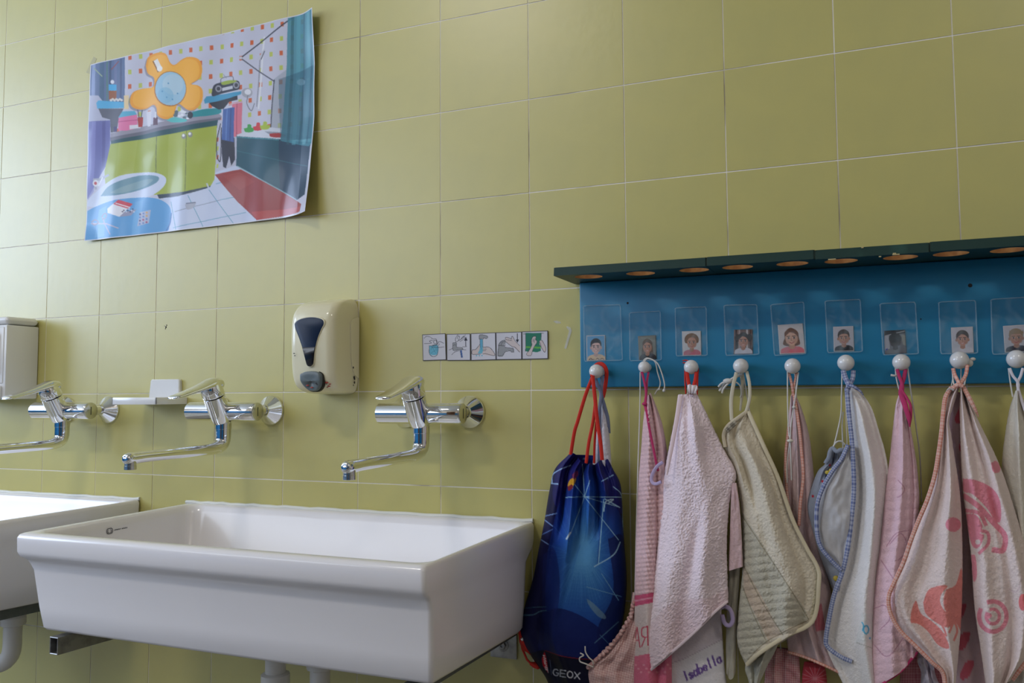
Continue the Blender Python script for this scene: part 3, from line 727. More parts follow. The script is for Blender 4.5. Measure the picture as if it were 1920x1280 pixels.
    # bath
    c.poly([(1188, 676), (1250, 652), (1360, 640), (1560, 660), (1570, 716), (1400, 700), (1190, 690)], (206, 210, 222)); c.poly([(1330, 660), (1420, 664), (1560, 690), (1560, 700), (1380, 690)], (120, 128, 144), .7)
    c.poly([(1188, 682), (1400, 698), (1572, 718), (1560, 985), (1500, 1008), (1184, 830)], (24, 82, 100)); c.poly([(1400, 698), (1572, 718), (1560, 985), (1500, 1008), (1405, 955)], (20, 58, 84))
    c.line([(1188, 755), (1560, 840)], 3, (48, 110, 124)); c.line([(1188, 686), (1400, 702)], 5, (70, 140, 152)); c.line([(1190, 832), (1502, 1006)], 5, (150, 180, 190))
    for x, y, cl in ((1250, 644, (60, 160, 70)), (1296, 636, (206, 50, 60)), (1332, 632, (170, 190, 60))): c.blob([(x-26, y), (x-10, y-4), (x-6, y-20), (x+10, y-18), (x+12, y-4), (x+26, y-2), (x+18, y+16), (x-18, y+18)], cl)
    c.blob([(1355, 672), (1400, 668), (1436, 680), (1400, 690), (1360, 686)], (170, 46, 50))
    # shower curtain
    c.poly([(1446, 84), (1500, 60), (1600, 30), (1600, 700), (1562, 740), (1408, 706), (1424, 560), (1440, 300)], (66, 138, 156), .86)
    for x, w_, col in ((1470, 14, (38, 92, 108)), (1500, 20, (96, 168, 184)), (1530, 12, (36, 88, 108)), (1556, 18, (110, 176, 190)), (1574, 8, (40, 96, 120))): c.line([(x, 70), (x-8, 400), (x-26, 720)], w_, col, .55)
    c.poly([(1400, 400), (1575, 330), (1572, 700), (1408, 704)], (24, 66, 92), .35); c.ell(1508, 412, 22, 16, (120, 160, 180), .6)
    # wash bowl at lower left
    c.blob([(432, 1032), (470, 975), (600, 884), (750, 862), (828, 884), (824, 930), (760, 980), (660, 1002), (560, 1010), (500, 1035)], (206, 214, 234)); c.blob([(508, 982), (560, 928), (690, 880), (790, 882), (788, 912), (720, 944), (600, 976)], (104, 146, 162)); c.blob([(560, 965), (620, 935), (720, 900), (770, 900), (720, 935), (610, 968)], (150, 176, 180), .6)
    c.line([(486, 945), (478, 900), (510, 898), (550, 878)], 11, (168, 170, 184)); c.ell(486, 918, 15, 17, (222, 222, 228)); c.ell(485, 918, 7, 8, (190, 60, 70)); c.line([(500, 930), (520, 890)], 6, (230, 232, 240))
    # round blue table
    c.blob([(425, 1066), (480, 1035), (580, 1002), (700, 988), (790, 994), (846, 1026), (862, 1070), (850, 1120), (826, 1166), (640, 1200), (425, 1216)], (88, 158, 212)); c.curve([(862, 1068), (852, 1120), (828, 1166)], 6, (44, 104, 170)); c.poly([(500, 1050), (540, 1030), (530, 1180), (480, 1190)], (130, 188, 228), .5); c.poly([(680, 1010), (720, 1000), (700, 1180), (660, 1186)], (128, 186, 226), .4)
    c.poly([(545, 1044), (600, 1000), (668, 1020), (606, 1086), (546, 1066)], (228, 226, 232)); c.poly([(575, 1022), (600, 1000), (668, 1020), (645, 1044)], (206, 62, 82)); c.line([(588, 1018), (654, 1038)], 5, (236, 230, 232)); c.poly([(606, 1086), (628, 1062), (688, 1046), (660, 1078)], (150, 150, 176))
    for k in range(10): c.ell(620+k*6, 1060-(k % 3)*7, 4, 3, random.choice([(60, 60, 90), (220, 220, 230)]))
    c.poly([(690, 1132), (706, 1062), (760, 1050), (750, 1116)], (176, 182, 204))
    for i in range(4):
        for j in range(3): c.ell(702+j*17+i*.5+2, 1118-i*16-j*4+2, 5, 5, random.choice([(160, 70, 110), (70, 70, 120), (210, 160, 90), (100, 130, 190)]))
    c.line([(462, 1118), (540, 1120), (600, 1142)], 6, (190, 180, 200)); c.line([(520, 1090), (532, 1120), (560, 1172)], 6, (180, 172, 196)); c.curve([(464, 1110), (480, 1100), (498, 1112), (480, 1126), (464, 1118)], 5, (150, 140, 160)); c.curve([(516, 1086), (528, 1070), (542, 1074), (534, 1094), (520, 1096)], 5, (150, 140, 160))
    nu, nv = 440, 310
    s, t_ = np.meshgrid(np.linspace(0, 1, nu), np.linspace(0, 1, nv))
    TL, TR, BR, BL = [np.array(q) for q in ((-1.2465, 1.7760), (-.5225, 1.7905), (-.5225, 1.3055), (-1.2480, 1.2985))]
    q = (TL*(1-s[..., None])+TR*s[..., None])*(1-t_[..., None])+(BL*(1-s[..., None])+BR*s[..., None])*t_[..., None]
    flat = np.stack([q[..., 0], 0*s-.003, q[..., 1]], -1)
    u, v = pxl(flat); col = c.sample(u*8/3, v*8/3)
    ed = (s < .0035) | (s > .9965) | (t_ < .004) | (t_ > .996)
    col[ed] = (214, 214, 222)
    y = -.0035-.0016*(1+np.sin(s*17+.6*np.sin(t_*5)))-.0010*(1+np.sin(s*38+t_*3))-.0006*(1+np.sin(t_*21+s*6))
    y -= .013*np.clip((s-.90)/.10, 0, 1)**1.6*np.clip(1-t_/.28, 0, 1)**1.2
    y -= .032*np.clip((s-.86)/.14, 0, 1)**1.7*np.clip((t_-.52)/.48, 0, 1)**1.3
    y -= .004*np.clip((.06-s)/.06, 0, 1)*np.clip((t_-.9)/.1, 0, 1)+.006*np.clip((s-.95)/.05, 0, 1)
    flat[..., 1] = y
    o = grid_obj('poster', flat, col, M['poster'], None, loc=(-.885, -.002, 1.545))
    tag(o, 'glossy poster of a cartoon bathroom with an orange flower mirror, taped to the tiles', 'poster')
    return o
poster()
def flat_piece(name, pts, y, mt, th, label=None, cat=None, parent=None):
    b = MB(); n = len(pts)
    W_ = [at(u, v, y=y) for u, v in pts]
    b.rings([W_, [p-np.array([0, th, 0]) for p in W_]])
    o = b.build(name, mt, parent, loc=None if parent is not None else tuple(np.mean(W_, 0)), sharp=30)
    if label: tag(o, label, cat)
    return o
flat_piece('masking_tape', [(161.5, 136), (169, 139), (181.5, 110), (175.5, 106)], -.0003, M['tape'], .0002, 'short strip of yellowed tape at the upper left corner of the poster', 'tape')
flat_piece('clear_tape', [(1058, 653), (1062, 654), (1072, 620), (1070, 614), (1063, 611), (1062, 614), (1067, 620)], -.0004, M['clear_tape'], .0004, 'torn bit of shiny clear tape on the tiles left of the blue board', 'tape')
flat_piece('tape_trace', [(1037, 602), (1044, 601), (1051, 603), (1052, 606), (1043, 606)], -.0002, M['clear_tape'], .0002, 'faint smear of old tape above the torn clear tape', 'tape')
b = MB()
for u, v, r in ((311, 613, 1.6), (312.5, 609.5, 1.0), (310, 616, .9), (308.6, 611, .6)): b.sphere(at(u, v, y=-.0004), r*.0014, 8, (1, .35, 1.2))
o = b.build('tile_chip', M['rubber'], None, loc=tuple(at(311, 613, y=0))); tag(o, 'small black chip in the tile above the soap tray', 'mark')

# ------------------------------------------------------------------ five pictogram cards (traced at 48/7 of the photograph's pixels from 780, 600)
def cards():
    W_ = (206, 205, 214); K = (40, 38, 50); G1 = (150, 152, 156); SK = (206, 192, 190); T = (84, 172, 198)
    c = Cv(60, 110, 1720, 540, .8, W_)
    # soap pump held over a hand
    c.blob([(172, 330), (282, 325), (280, 430), (225, 468), (178, 430)], (104, 178, 204)); c.curve([(172, 325), (174, 430), (222, 470), (276, 440), (282, 325)], 5, K); c.curve([(195, 380), (215, 350), (240, 400), (262, 360), (270, 400)], 4, (70, 130, 160)); c.curve([(190, 430), (230, 400), (260, 425)], 4, (70, 130, 160)); c.blob([(190, 440), (225, 468), (268, 446), (225, 450)], W_)
    c.curve([(105, 235), (130, 212), (180, 215), (215, 240), (262, 245), (270, 310), (215, 322)], 5, K); c.curve([(108, 300), (180, 300), (200, 290), (175, 275), (195, 258), (215, 265)], 5, K); c.curve([(180, 330), (260, 325), (300, 275), (360, 298)], 5, K); c.curve([(200, 345), (300, 350), (362, 345)], 5, K); c.curve([(225, 265), (235, 300), (262, 300), (262, 262), (232, 262)], 5, K); c.curve([(285, 325), (300, 315), (296, 300)], 4, K)
    # lifting the lever
    c.curve([(512, 290), (510, 235), (540, 188)], 5, K); c.curve([(520, 280), (550, 262), (600, 232), (636, 190)], 5, K); c.curve([(530, 240), (545, 205), (562, 215), (548, 258)], 5, K); c.curve([(575, 250), (615, 205), (618, 240), (566, 275)], 5, K)
    c.blob([(474, 305), (480, 290), (522, 292), (524, 350), (592, 356), (600, 378), (560, 380), (490, 388), (474, 370)], G1); c.curve([(474, 305), (474, 375), (500, 392), (560, 378), (600, 378), (592, 354), (524, 346), (522, 294), (478, 292), (474, 305)], 5, K); c.curve([(476, 325), (500, 318), (522, 322)], 4, K); c.line([(428, 384), (470, 365)], 5, K); c.line([(600, 346), (655, 338)], 5, K); c.line([(590, 378), (645, 380)], 5, K); c.curve([(462, 445), (500, 410), (570, 388)], 5, K)
    c.poly([(568, 385), (590, 385), (604, 480), (584, 482)], (60, 96, 160)); c.line([(568, 385), (584, 482)], 4, K); c.line([(642, 330), (642, 250)], 9, (28, 26, 44)); c.poly([(620, 262), (642, 212), (664, 262)], (28, 26, 44))
    # rinsing
    c.blob([(812, 240), (815, 200), (840, 186), (912, 202), (924, 222), (905, 238), (872, 228), (862, 245)], G1); c.curve([(812, 242), (815, 200), (840, 186), (912, 202), (924, 222), (905, 238), (872, 228), (862, 245), (812, 242)], 5, K)
    c.blob([(728, 380), (770, 372), (822, 318), (830, 430), (730, 440)], SK); c.blob([(830, 345), (940, 345), (1000, 410), (1010, 455), (860, 435)], SK); c.curve([(822, 312), (770, 375), (728, 384), (726, 438), (830, 436)], 5, K); c.curve([(860, 348), (940, 348), (1000, 410), (1010, 456), (900, 432), (860, 436)], 5, K); c.line([(865, 362), (905, 360)], 4, K); c.line([(862, 378), (908, 376)], 4, K); c.line([(860, 394), (900, 392)], 4, K)
    c.poly([(824, 246), (858, 246), (862, 400), (850, 430), (795, 428), (820, 380)], T, .85); c.line([(824, 246), (826, 350)], 4, K); c.line([(858, 246), (860, 345)], 4, K); c.line([(840, 250), (842, 380)], 5, (60, 110, 180))
    for x in (780, 815, 850): c.ell(x, 456, 8, 9, T)
    # pushing the lever down
    c.blob([(1062, 330), (1075, 300), (1110, 268), (1180, 255), (1240, 268), (1150, 290), (1144, 350), (1250, 362), (1258, 412), (1225, 408), (1215, 392), (1150, 405), (1120, 460), (1052, 458)], G1)
    c.curve([(1062, 325), (1080, 290), (1130, 258), (1240, 268)], 5, K); c.line([(1066, 325), (1052, 458), (1110, 462), (1150, 405), (1215, 392), (1228, 410), (1260, 412), (1250, 362), (1146, 350), (1140, 330), (1066, 325)], 5, K); c.curve([(1095, 325), (1110, 285), (1150, 270)], 4, K); c.line([(1150, 270), (1146, 330)], 4, K)
    c.blob([(1150, 235), (1165, 220), (1230, 240), (1240, 205), (1275, 270), (1336, 330), (1336, 412), (1260, 350), (1160, 280)], SK, .9); c.curve([(1150, 238), (1160, 220), (1215, 235), (1228, 245)], 5, K); c.curve([(1226, 245), (1240, 206), (1280, 272), (1336, 330)], 5, K); c.curve([(1160, 282), (1230, 335), (1275, 350), (1336, 412)], 5, K); c.line([(1152, 248), (1235, 262)], 4, K)
    c.line([(1305, 172), (1305, 262)], 9, (28, 26, 44)); c.poly([(1285, 250), (1326, 250), (1305, 292)], (28, 26, 44))
    # drying on the towel
    c.line([(1385, 178), (1638, 168)], 14, G1); c.poly([(1412, 165), (1612, 165), (1606, 395), (1560, 412), (1408, 400)], (24, 122, 96)); c.poly([(1412, 335), (1608, 342), (1608, 366), (1410, 358)], (96, 176, 70)); c.curve([(1412, 168), (1412, 330), (1406, 402)], 4, K); c.curve([(1612, 166), (1610, 260)], 4, K)
    c.blob([(1424, 430), (1465, 375), (1490, 320), (1484, 270), (1500, 220), (1530, 206), (1545, 215), (1540, 250), (1560, 270), (1550, 300), (1528, 330), (1500, 390), (1480, 455), (1440, 455)], SK); c.curve([(1424, 430), (1465, 375), (1490, 320), (1484, 270), (1500, 220), (1530, 206), (1545, 215), (1538, 250), (1556, 268), (1550, 300), (1528, 330), (1500, 390), (1480, 455), (1430, 452), (1424, 430)], 5, K); c.line([(1505, 240), (1510, 290)], 3, K); c.line([(1522, 235), (1524, 290)], 3, K)
    c.blob([(1590, 270), (1612, 258), (1636, 270), (1650, 310), (1672, 360), (1655, 410), (1615, 350), (1590, 310)], SK); c.curve([(1580, 272), (1600, 300), (1614, 352), (1656, 412), (1672, 362), (1640, 290), (1616, 256)], 5, K)
    quads = [[(82, 185), (380, 170), (392, 512), (90, 522)], [(395, 178), (700, 172), (703, 518), (398, 520)], [(706, 170), (1025, 158), (1032, 510), (710, 520)], [(1028, 158), (1360, 148), (1362, 505), (1034, 510)], [(1363, 146), (1697, 134), (1700, 497), (1366, 505)]]
    labs = ['card showing hands pumping soap, leftmost of the row of hand washing cards', 'card showing a hand lifting a tap lever with an up arrow', 'card showing two hands rinsed under running water', 'card showing a hand pressing a tap lever with a down arrow', 'card showing hands dried on a green towel, rightmost of the row']
    for qd, lb in zip(quads, labs):
        n = 64; s, t_ = np.meshgrid(np.linspace(0, 1, n), np.linspace(0, 1, n)); Q = np.array(qd, float); s3, t3 = s[..., None], t_[..., None]
        q = (Q[0]*(1-s3)+Q[1]*s3)*(1-t3)+(Q[3]*(1-s3)+Q[2]*s3)*t3
        C_ = c.sample(q[..., 0], q[..., 1]); ed = (s < .022) | (s > .978) | (t_ < .022) | (t_ > .978); C_[ed] = (70, 66, 72)
        cn = [at(780+x*7/48, 600+y*7/48, y=-.0016) for x, y in qd]; cn = [np.array([p[0], -.0016, p[2]]) for p in cn]
        G = (cn[0]*(1-s3)+cn[1]*s3)*(1-t3)+(cn[3]*(1-s3)+cn[2]*s3)*t3
        G[..., 1] -= .0007*(np.abs(s-.5)*2)**3
        o = grid_obj('pictogram_card', G, C_, M['paper'], None, loc=tuple(np.mean(cn, 0)), thick=.0005)
        tag(o, lb, 'card', 'hand washing pictogram cards')
cards()
# ------------------------------------------------------------------ coat rack: blue board, green shelf with holes, white knobs
M['blue_board'] = mat('blue_painted_wood', (0.010, 0.170, 0.320), .42, bump=(14, .12, .003), var=((0.012, 0.195, 0.355), 7, .4, .65))
M['green_wood'] = mat('dark_green_painted_wood', (0.010, 0.042, 0.034), .45, bump=(18, .12, .002), var=((0.02, 0.07, 0.055), 22, .60, .75))
M['raw_wood'] = mat('raw_orange_wood', (0.52, 0.25, 0.08), .7, var=((0.38, 0.16, 0.05), 60, .4, .6), bump=(150, .3, .001))
M['knob'] = mat('white_knob_plastic', (0.74, 0.73, 0.72), .18, coat=.3)
M['hole'] = mat('dark_screw_hole', (0.012, 0.01, 0.01), .8)
M['chip'] = mat('bare_wood_chip', (0.55, 0.45, 0.22), .8)
rack = empty('coat_rack', (.53, -.001, 1.0), 'long blue wall board with dark green holed shelf and white round knobs', 'coat rack')
b = MB(); b.box((.1195, -.0205, .9000), (1.32, -.0005, 1.1082), .0025, 3); b.build('backboard', M['blue_board'], rack, sharp=30)
HX = [.160, .260, .358, .434, .526, .604, .695, .769, .850, .94, 1.03, 1.12, 1.21]
def plank(x0, x1, hs, dz, dy, label=None):
    zb, zt, ya, yb_, r, yc = 1.1085+dz, 1.1240+dz, -.1285+dy, -.0008, .0262, -.0905
    b = MB(); bm = b.bm; edges = [x0]+[(hs[i]+hs[i+1])/2 for i in range(len(hs)-1)]+[x1]
    wood = []
    for i, hx in enumerate(hs):
        xa, xb = edges[i], edges[i+1]
        cor = [math.atan2(y-yc, x-hx) for x in (xa, xb) for y in (ya, yb_)]
        ang = sorted(set([round(a, 9) for a in np.linspace(-PI, PI, 40, endpoint=False)]+cor))
        cp, rp = [], []
        for a in ang:
            ca, sa = math.cos(a), math.sin(a)
            ts = []
            if ca > 1e-9: ts.append((xb-hx)/ca)
            if ca < -1e-9: ts.append((xa-hx)/ca)
            if sa > 1e-9: ts.append((yb_-yc)/sa)
            if sa < -1e-9: ts.append((ya-yc)/sa)
            tt = min(ts); cp.append((hx+r*ca, yc+r*sa)); rp.append((hx+tt*ca, yc+tt*sa))
        n = len(ang)
        for z, flip in ((zb, False), (zt, True)):
            vc = [bm.verts.new((x, y, z)) for x, y in cp]; vr = [bm.verts.new((x, y, z)) for x, y in rp]
            for k in range(n):
                j = (k+1) % n
                f = (vc[k], vr[k], vr[j], vc[j]); bm.faces.new(f if flip else f[::-1])
            if flip: top = vc
            else: bot = vc
        for k in range(n):
            j = (k+1) % n; f = bm.faces.new((bot[k], top[k], top[j], bot[j])); f.material_index = 1
    ch = .0045
    def quad(*p): bm.faces.new([bm.verts.new(q) for q in p])
    quad((x0, ya, zb), (x1, ya, zb), (x1, ya, zt), (x0, ya, zt)); quad((x1, yb_, zb), (x0, yb_, zb), (x0, yb_, zt), (x1, yb_, zt))
    quad((x0, yb_, zb), (x0, ya, zb), (x0, ya, zt), (x0, yb_, zt)); quad((x1, ya, zb), (x1, yb_, zb), (x1, yb_, zt), (x1, ya, zt))
    bmesh.ops.remove_doubles(bm, verts=bm.verts, dist=1e-6)
    bmesh.ops.recalc_face_normals(bm, faces=bm.faces)
    es = [e for e in bm.edges if len(e.link_faces) == 2 and e.calc_face_angle(0) > 1.2 and all(f.material_index == 0 for f in e.link_faces) and all(abs(v.co.y-ya) < 1e-5 for v in e.verts)]
    bmesh.ops.bevel(bm, geom=es, offset=.0022, segments=2, affect='EDGES')
    return b.build('shelf_plank', [M['green_wood'], M['raw_wood']], rack, sharp=30)
plank(.1035, .3865, HX[:3], 0, 0)
plank(.3868, .5640, HX[3:5], .0004, -.0006)
plank(.5643, .7360, HX[5:7], -.0003, .0004)
plank(.7363, 1.34, HX[7:], .0005, -.0004)
KN = [(1118, 696, 13.3), (1208, 688, 11.4), (1296, 688, 13.6), (1389, 686, 14.3), (1486, 686, 14.6), (1586, 680, 15.4), (1690, 679, 15.8), (1799, 675, 16.6), (1906, 673, 17.2)]
KP = []
for i, (u, v, r) in enumerate(KN):
    yk = -.052 if i != 1 else -.044
    p = at(u, v, y=yk); dep = (p-CW) @ RW[2]; R_ = r/FL*dep; KP.append((p, R_))
    k = MB()
    a0 = p[1]+R_*.55
    k.lathe((p[0], -.0205, p[2]), (0, -1, 0), [(0, .0085), (.003, .0078), (.008, .0062), (.016, .0060), (-.0205-p[1]-R_*.75, R_*.62)], 24)
    k.build('knob_stem', M['knob'], rack, sharp=40)
    k = MB()
    k.lathe((p[0], p[1], p[2]), (0, -1, 0), [(-R_*.80, R_*.50), (-R_*.62, R_*.80), (-R_*.30, R_*.965), (0, R_), (R_*.3, R_*.955), (R_*.55, R_*.835), (R_*.75, R_*.66), (R_*.90, R_*.42), (R_*.98, R_*.2), (R_, .0001)], 32)
    k.build('knob', M['knob'], rack, sharp=60)
for u, v, r in ((1177, 568, 1.9), (1819, 535, 2.9), (1726.5, 598, 1.0)):
    k = MB(); k.lathe(at(u, v, y=-.0200), (0, -1, 0), [(0, r*.0013), (.0007, r*.0011)], 14); k.build('screw_hole', M['hole'], rack)
k = MB()
for u, v, w_ in ((1560, 486, 10), (1680, 477, 9), (1677, 475, 4), (1650, 481, 3), (1617, 464, 3)):
    p = at(u, v, y=-.1290); k.box((p[0]-w_*.0006, -.1300, p[2]-.0009), (p[0]+w_*.0006, -.1284, p[2]+.0009), .0003, 1)
o = k.build('paint_chip', M['chip'], rack); o['kind'] = 'stuff'

# ------------------------------------------------------------------ clear pouches and the photographs in them
def vinyl():
    m_ = mat('clear_vinyl', (.50, .62, .68), .12, spec=.6, bump=(28, .5, .004))
    nt = m_.node_tree; N, L = nt.nodes, nt.links; b = N['Principled BSDF']
    tc = N.new('ShaderNodeTexCoord'); no = N.new('ShaderNodeTexNoise'); no.inputs['Scale'].default_value = 26; no.inputs['Detail'].default_value = 4; no.inputs['Distortion'].default_value = 1.5
    L.new(tc.outputs['Object'], no.inputs['Vector']); mr = N.new('ShaderNodeMapRange'); mr.inputs[1].default_value = .42; mr.inputs[2].default_value = .75; mr.inputs[3].default_value = .03; mr.inputs[4].default_value = .26
    L.new(no.outputs['Fac'], mr.inputs[0]); L.new(mr.outputs[0], b.inputs['Alpha'])
    return m_
M['vinyl'] = vinyl()
M['vinyl_edge'] = mat('welded_vinyl_edge', (.45, .60, .68), .25, alpha=.22)
PO = [((1094, 573), (1163, 571), (1167, 675), (1096, 677)), ((1180, 586), (1238, 583), (1240, 675), (1181, 676)), ((1266, 577), (1324, 575), (1326, 666), (1268, 667)), ((1357.5, 572), (1419, 571), (1423, 664), (1361, 666)),
      ((1445, 571), (1507, 566), (1511, 663), (1452, 666)), ((1547, 564), (1613, 561), (1617, 659), (1552, 661)), ((1650, 569), (1716, 566), (1722, 663), (1656, 665)), ((1760, 566), (1829, 563), (1833, 662), (1764, 663)), ((1858, 561), (1925, 557), (1930, 662), (1861, 664))]
PH = [((1099.5, 629), (1134.5, 628), (1135.5, 675), (1100, 676.5)), ((1196, 630), (1229.5, 628), (1231, 673), (1198, 675)), ((1278.5, 621), (1314, 620), (1315, 666), (1280, 667)), ((1376, 618), (1411, 617), (1411.5, 663), (1375.5, 664)),
      ((1458, 609), (1505, 606), (1510, 662), (1462, 664)), ((1562, 612.5), (1600, 611), (1601.5, 658), (1563.5, 659)), ((1657.5, 620), (1697, 618), (1700, 662), (1659, 664)), ((1783, 614), (1824, 612), (1826, 661), (1785, 662)), ((1880.5, 611), (1926, 608), (1930, 659), (1884, 661))]
def portrait(i):
    S = [dict(bg=(92, 160, 206), hair=(28, 24, 30), skin=(226, 186, 176), shirt=(214, 190, 160), st='short'),
         dict(bg=(128, 130, 122), hair=(96, 74, 56), skin=(196, 140, 112), shirt=(38, 28, 30), st='long', tilt=.12),
         dict(bg=(206, 204, 206), hair=(126, 88, 56), skin=(196, 138, 110), shirt=(196, 108, 122), st='curly'),
         dict(bg=(120, 100, 96), hair=(42, 28, 26), skin=(196, 140, 116), shirt=(206, 204, 214), st='bunches'),
         dict(bg=(206, 198, 198), hair=(112, 70, 46), skin=(222, 170, 142), shirt=(220, 112, 122), st='bob'),
         dict(bg=(190, 186, 194), hair=(58, 40, 30), skin=(196, 142, 116), shirt=(28, 26, 32), st='short'),
         dict(bg=(112, 112, 118), hair=(28, 22, 24), skin=(58, 44, 42), shirt=(110, 108, 112), st='dark'),
         dict(bg=(200, 196, 204), hair=(66, 44, 36), skin=(204, 150, 128), shirt=(214, 208, 214), st='tied'),
         dict(bg=(190, 186, 194), hair=(150, 122, 88), skin=(190, 140, 118), shirt=(50, 46, 60), st='spiky')][i]
    c = Cv(0, 0, 100, 130, 1.0, S['bg']); x0, y0 = 50+(4 if i == 1 else 0), 62
    hair, skin = np.array(S['hair']), np.array(S['skin']); st = S['st']
    if i == 3:
        for k, cl in ((12, (60, 40, 44)), (30, (170, 150, 150)), (70, (200, 190, 190)), (88, (80, 50, 40))): c.line([(k, 0), (k, 130)], 9, cl)
    if i == 1: c.line([(20, 10), (90, 30)], 10, (150, 150, 140), .5)
    if i == 6:
        c.poly([(0, 0), (100, 0), (100, 20), (0, 26)], (30, 28, 34)); c.poly([(0, 30), (22, 28), (24, 100), (0, 110)], (170, 168, 176)); c.poly([(80, 25), (100, 30), (100, 90), (84, 80)], (150, 150, 140)); c.line([(5, 28), (98, 6)], 3, (200, 200, 205)); c.poly([(5, 100), (15, 98), (18, 128), (5, 128)], (40, 50, 150))
    if st in ('long', 'bob'): c.blob([(24, 60), (26, 34), (50, 16), (76, 34), (80, 64), (82, 100 if st == 'long' else 88), (64, 96), (36, 96), (16, 104 if st == 'long' else 86)], hair)
    c.blob([(4, 132), (8, 108), (32, 98), (50, 100), (70, 97), (92, 108), (96, 132)], S['shirt']); c.poly([(40, 84), (60, 84), (62, 104), (50, 110), (38, 104)], skin*.88)
    if st == 'bunches': c.ell(20, 44, 15, 20, hair); c.ell(82, 44, 15, 20, hair); c.blob([(8, 60), (20, 60), (24, 90), (14, 100)], hair)
    if st == 'curly':
        for a in np.linspace(-200, 20, 15): c.ell(50+28*math.cos(math.radians(a)), 46+26*math.sin(math.radians(a)), 10, 9, hair*(.85+.3*random.random()))
    if st in ('short', 'spiky', 'tied', 'dark', 'curly', 'bunches'): c.ell(50, 46, 29, 31, hair)
    if st in ('short', 'spiky', 'tied'): c.ell(23, 64, 5, 8, skin*.85); c.ell(77, 64, 5, 8, skin*.85)
    c.blob([(27, 52), (36, 38), (52, 34), (66, 38), (74, 54), (73, 72), (62, 88), (50, 93), (38, 88), (28, 74)], skin)
    if st == 'short': c.blob([(25, 52), (28, 28), (50, 16), (74, 28), (76, 52), (70, 42), (56, 38), (40, 40), (30, 46)], hair)
    if st in ('long', 'bob', 'tied', 'bunches'): c.blob([(26, 54), (30, 30), (52, 18), (74, 32), (76, 56), (64, 42), (46, 36), (34, 46)], hair)
    if st == 'spiky':
        for k in range(9): c.poly([(24+k*6, 42), (28+k*6+(k-4)*.8, 14+abs(k-4)*2), (34+k*6, 42)], hair)
    if st == 'dark': c.ell(50, 44, 26, 26, hair)
    c.ell(66, 68, 10, 18, skin*.82, .55); c.ell(34, 72, 6, 14, skin*.9, .5)
    if st != 'dark':
        for ex in (40, 61): c.ell(ex, 60, 5.5, 3.6, (226, 216, 212)); c.ell(ex, 60, 3.4, 3.6, (30, 22, 22)); c.line([(ex-7, 53), (ex+6, 52)], 3, hair*.7)
        c.line([(50, 60), (48, 71), (53, 72)], 2.4, skin*.7); c.curve([(42, 79), (50, 83), (59, 78)], 3, (170, 84, 84))
        if i in (0, 1, 3, 7): c.curve([(44, 80), (50, 82), (57, 79)], 1.5, (240, 236, 232))
    if i == 0: c.text('ooo', 12, 118, 8, 9, 2, (40, 36, 40)); c.curve([(48, 124), (58, 118), (68, 126), (80, 119), (92, 125)], 2, (40, 36, 40)); c.curve([(10, 126), (22, 116), (34, 126)], 2, (40, 36, 40))
    return c
lb_ph = ['small photo of a dark haired boy on blue background', 'small photo of a smiling long haired girl in dark clothes', 'small photo of a curly haired toddler in a pink top', 'small photo of a girl with dark bunches and a white top', 'larger photo of a girl with bobbed brown hair and pink top', 'small photo of a short haired boy in a black top', 'small dark photo of a backlit child with grey top', 'small photo of a smiling girl with tied back hair', 'small photo of a fair spiky haired boy, at the right frame edge']
lb_po = ['clear pouch holding the photo of the boy on blue, leftmost on the board', 'clear pouch holding the photo of the long haired girl in dark clothes', 'clear pouch holding the photo of the curly toddler', 'clear pouch holding the photo of the girl with bunches', 'clear pouch holding the photo of the girl with bobbed hair', 'clear pouch holding the photo of the boy in black', 'clear pouch holding the dark backlit photo', 'clear pouch holding the photo of the girl with tied hair', 'clear pouch cut by the right frame edge, photo of fair boy inside']
for i in range(9):
    n, m_ = 44, 56; s, t_ = np.meshgrid(np.linspace(0, 1, n), np.linspace(0, 1, m_)); s3, t3 = s[..., None], t_[..., None]
    C_ = portrait(i).sample(s*99, t_*129); ed = (s < .03) | (s > .97) | (t_ < .02) | (t_ > .98)
    C_[ed] = (200, 196, 196) if i not in (1, 3, 6) else C_[ed]*.8
    C_ = C_*.93
    cn = [at(u, v, y=-.0214) for u, v in PH[i]]
    G = (cn[0]*(1-s3)+cn[1]*s3)*(1-t3)+(cn[3]*(1-s3)+cn[2]*s3)*t3; G[..., 1] -= .0005*np.sin(PI*s)
    o = grid_obj('photograph', G, C_, M['photo'], None, loc=tuple(np.mean(cn, 0)), thick=.0003)
    tag(o, lb_ph[i], 'photo', 'children photos on the blue board')
    cn = [at(u, v, y=-.0235) for u, v in PO[i]]; ctr = np.mean(cn, 0)
    e = empty('clear_pouch', tuple(ctr), lb_po[i], 'pouch', 'clear pouches on the blue board')
    n, m_ = 16, 22; s, t_ = np.meshgrid(np.linspace(0, 1, n), np.linspace(0, 1, m_)); s3, t3 = s[..., None], t_[..., None]
    G = (cn[0]*(1-s3)+cn[1]*s3)*(1-t3)+(cn[3]*(1-s3)+cn[2]*s3)*t3
    G[..., 1] -= .0006*np.sin(s*9+i)*np.sin(t_*7+i*2)*np.sin(PI*s)*np.sin(PI*t_)
    grid_obj('vinyl_front', G, None, M['vinyl'], e)
    k = MB(); rr = []
    cc = [np.array(p) for p in cn]; path = []
    for j in range(4):
        a_, b_, p_ = cc[j], cc[(j+1) % 4], cc[j-1]
        d0 = (p_-a_)/np.linalg.norm(p_-a_); d1 = (b_-a_)/np.linalg.norm(b_-a_)
        for f in (1, .45, .12, -.12, -.45, -1)[0:1]+(.5,)+(0,): path.append(a_+d0*.004*f*.9 if f else a_+(d0+d1)*.0010)
        path.append(a_+d1*.004)
    path.append(path[0]); path.append(path[1])
    k.tube(path, .0011, 6, caps=False); k.build('welded_edge', M['vinyl_edge'], e)
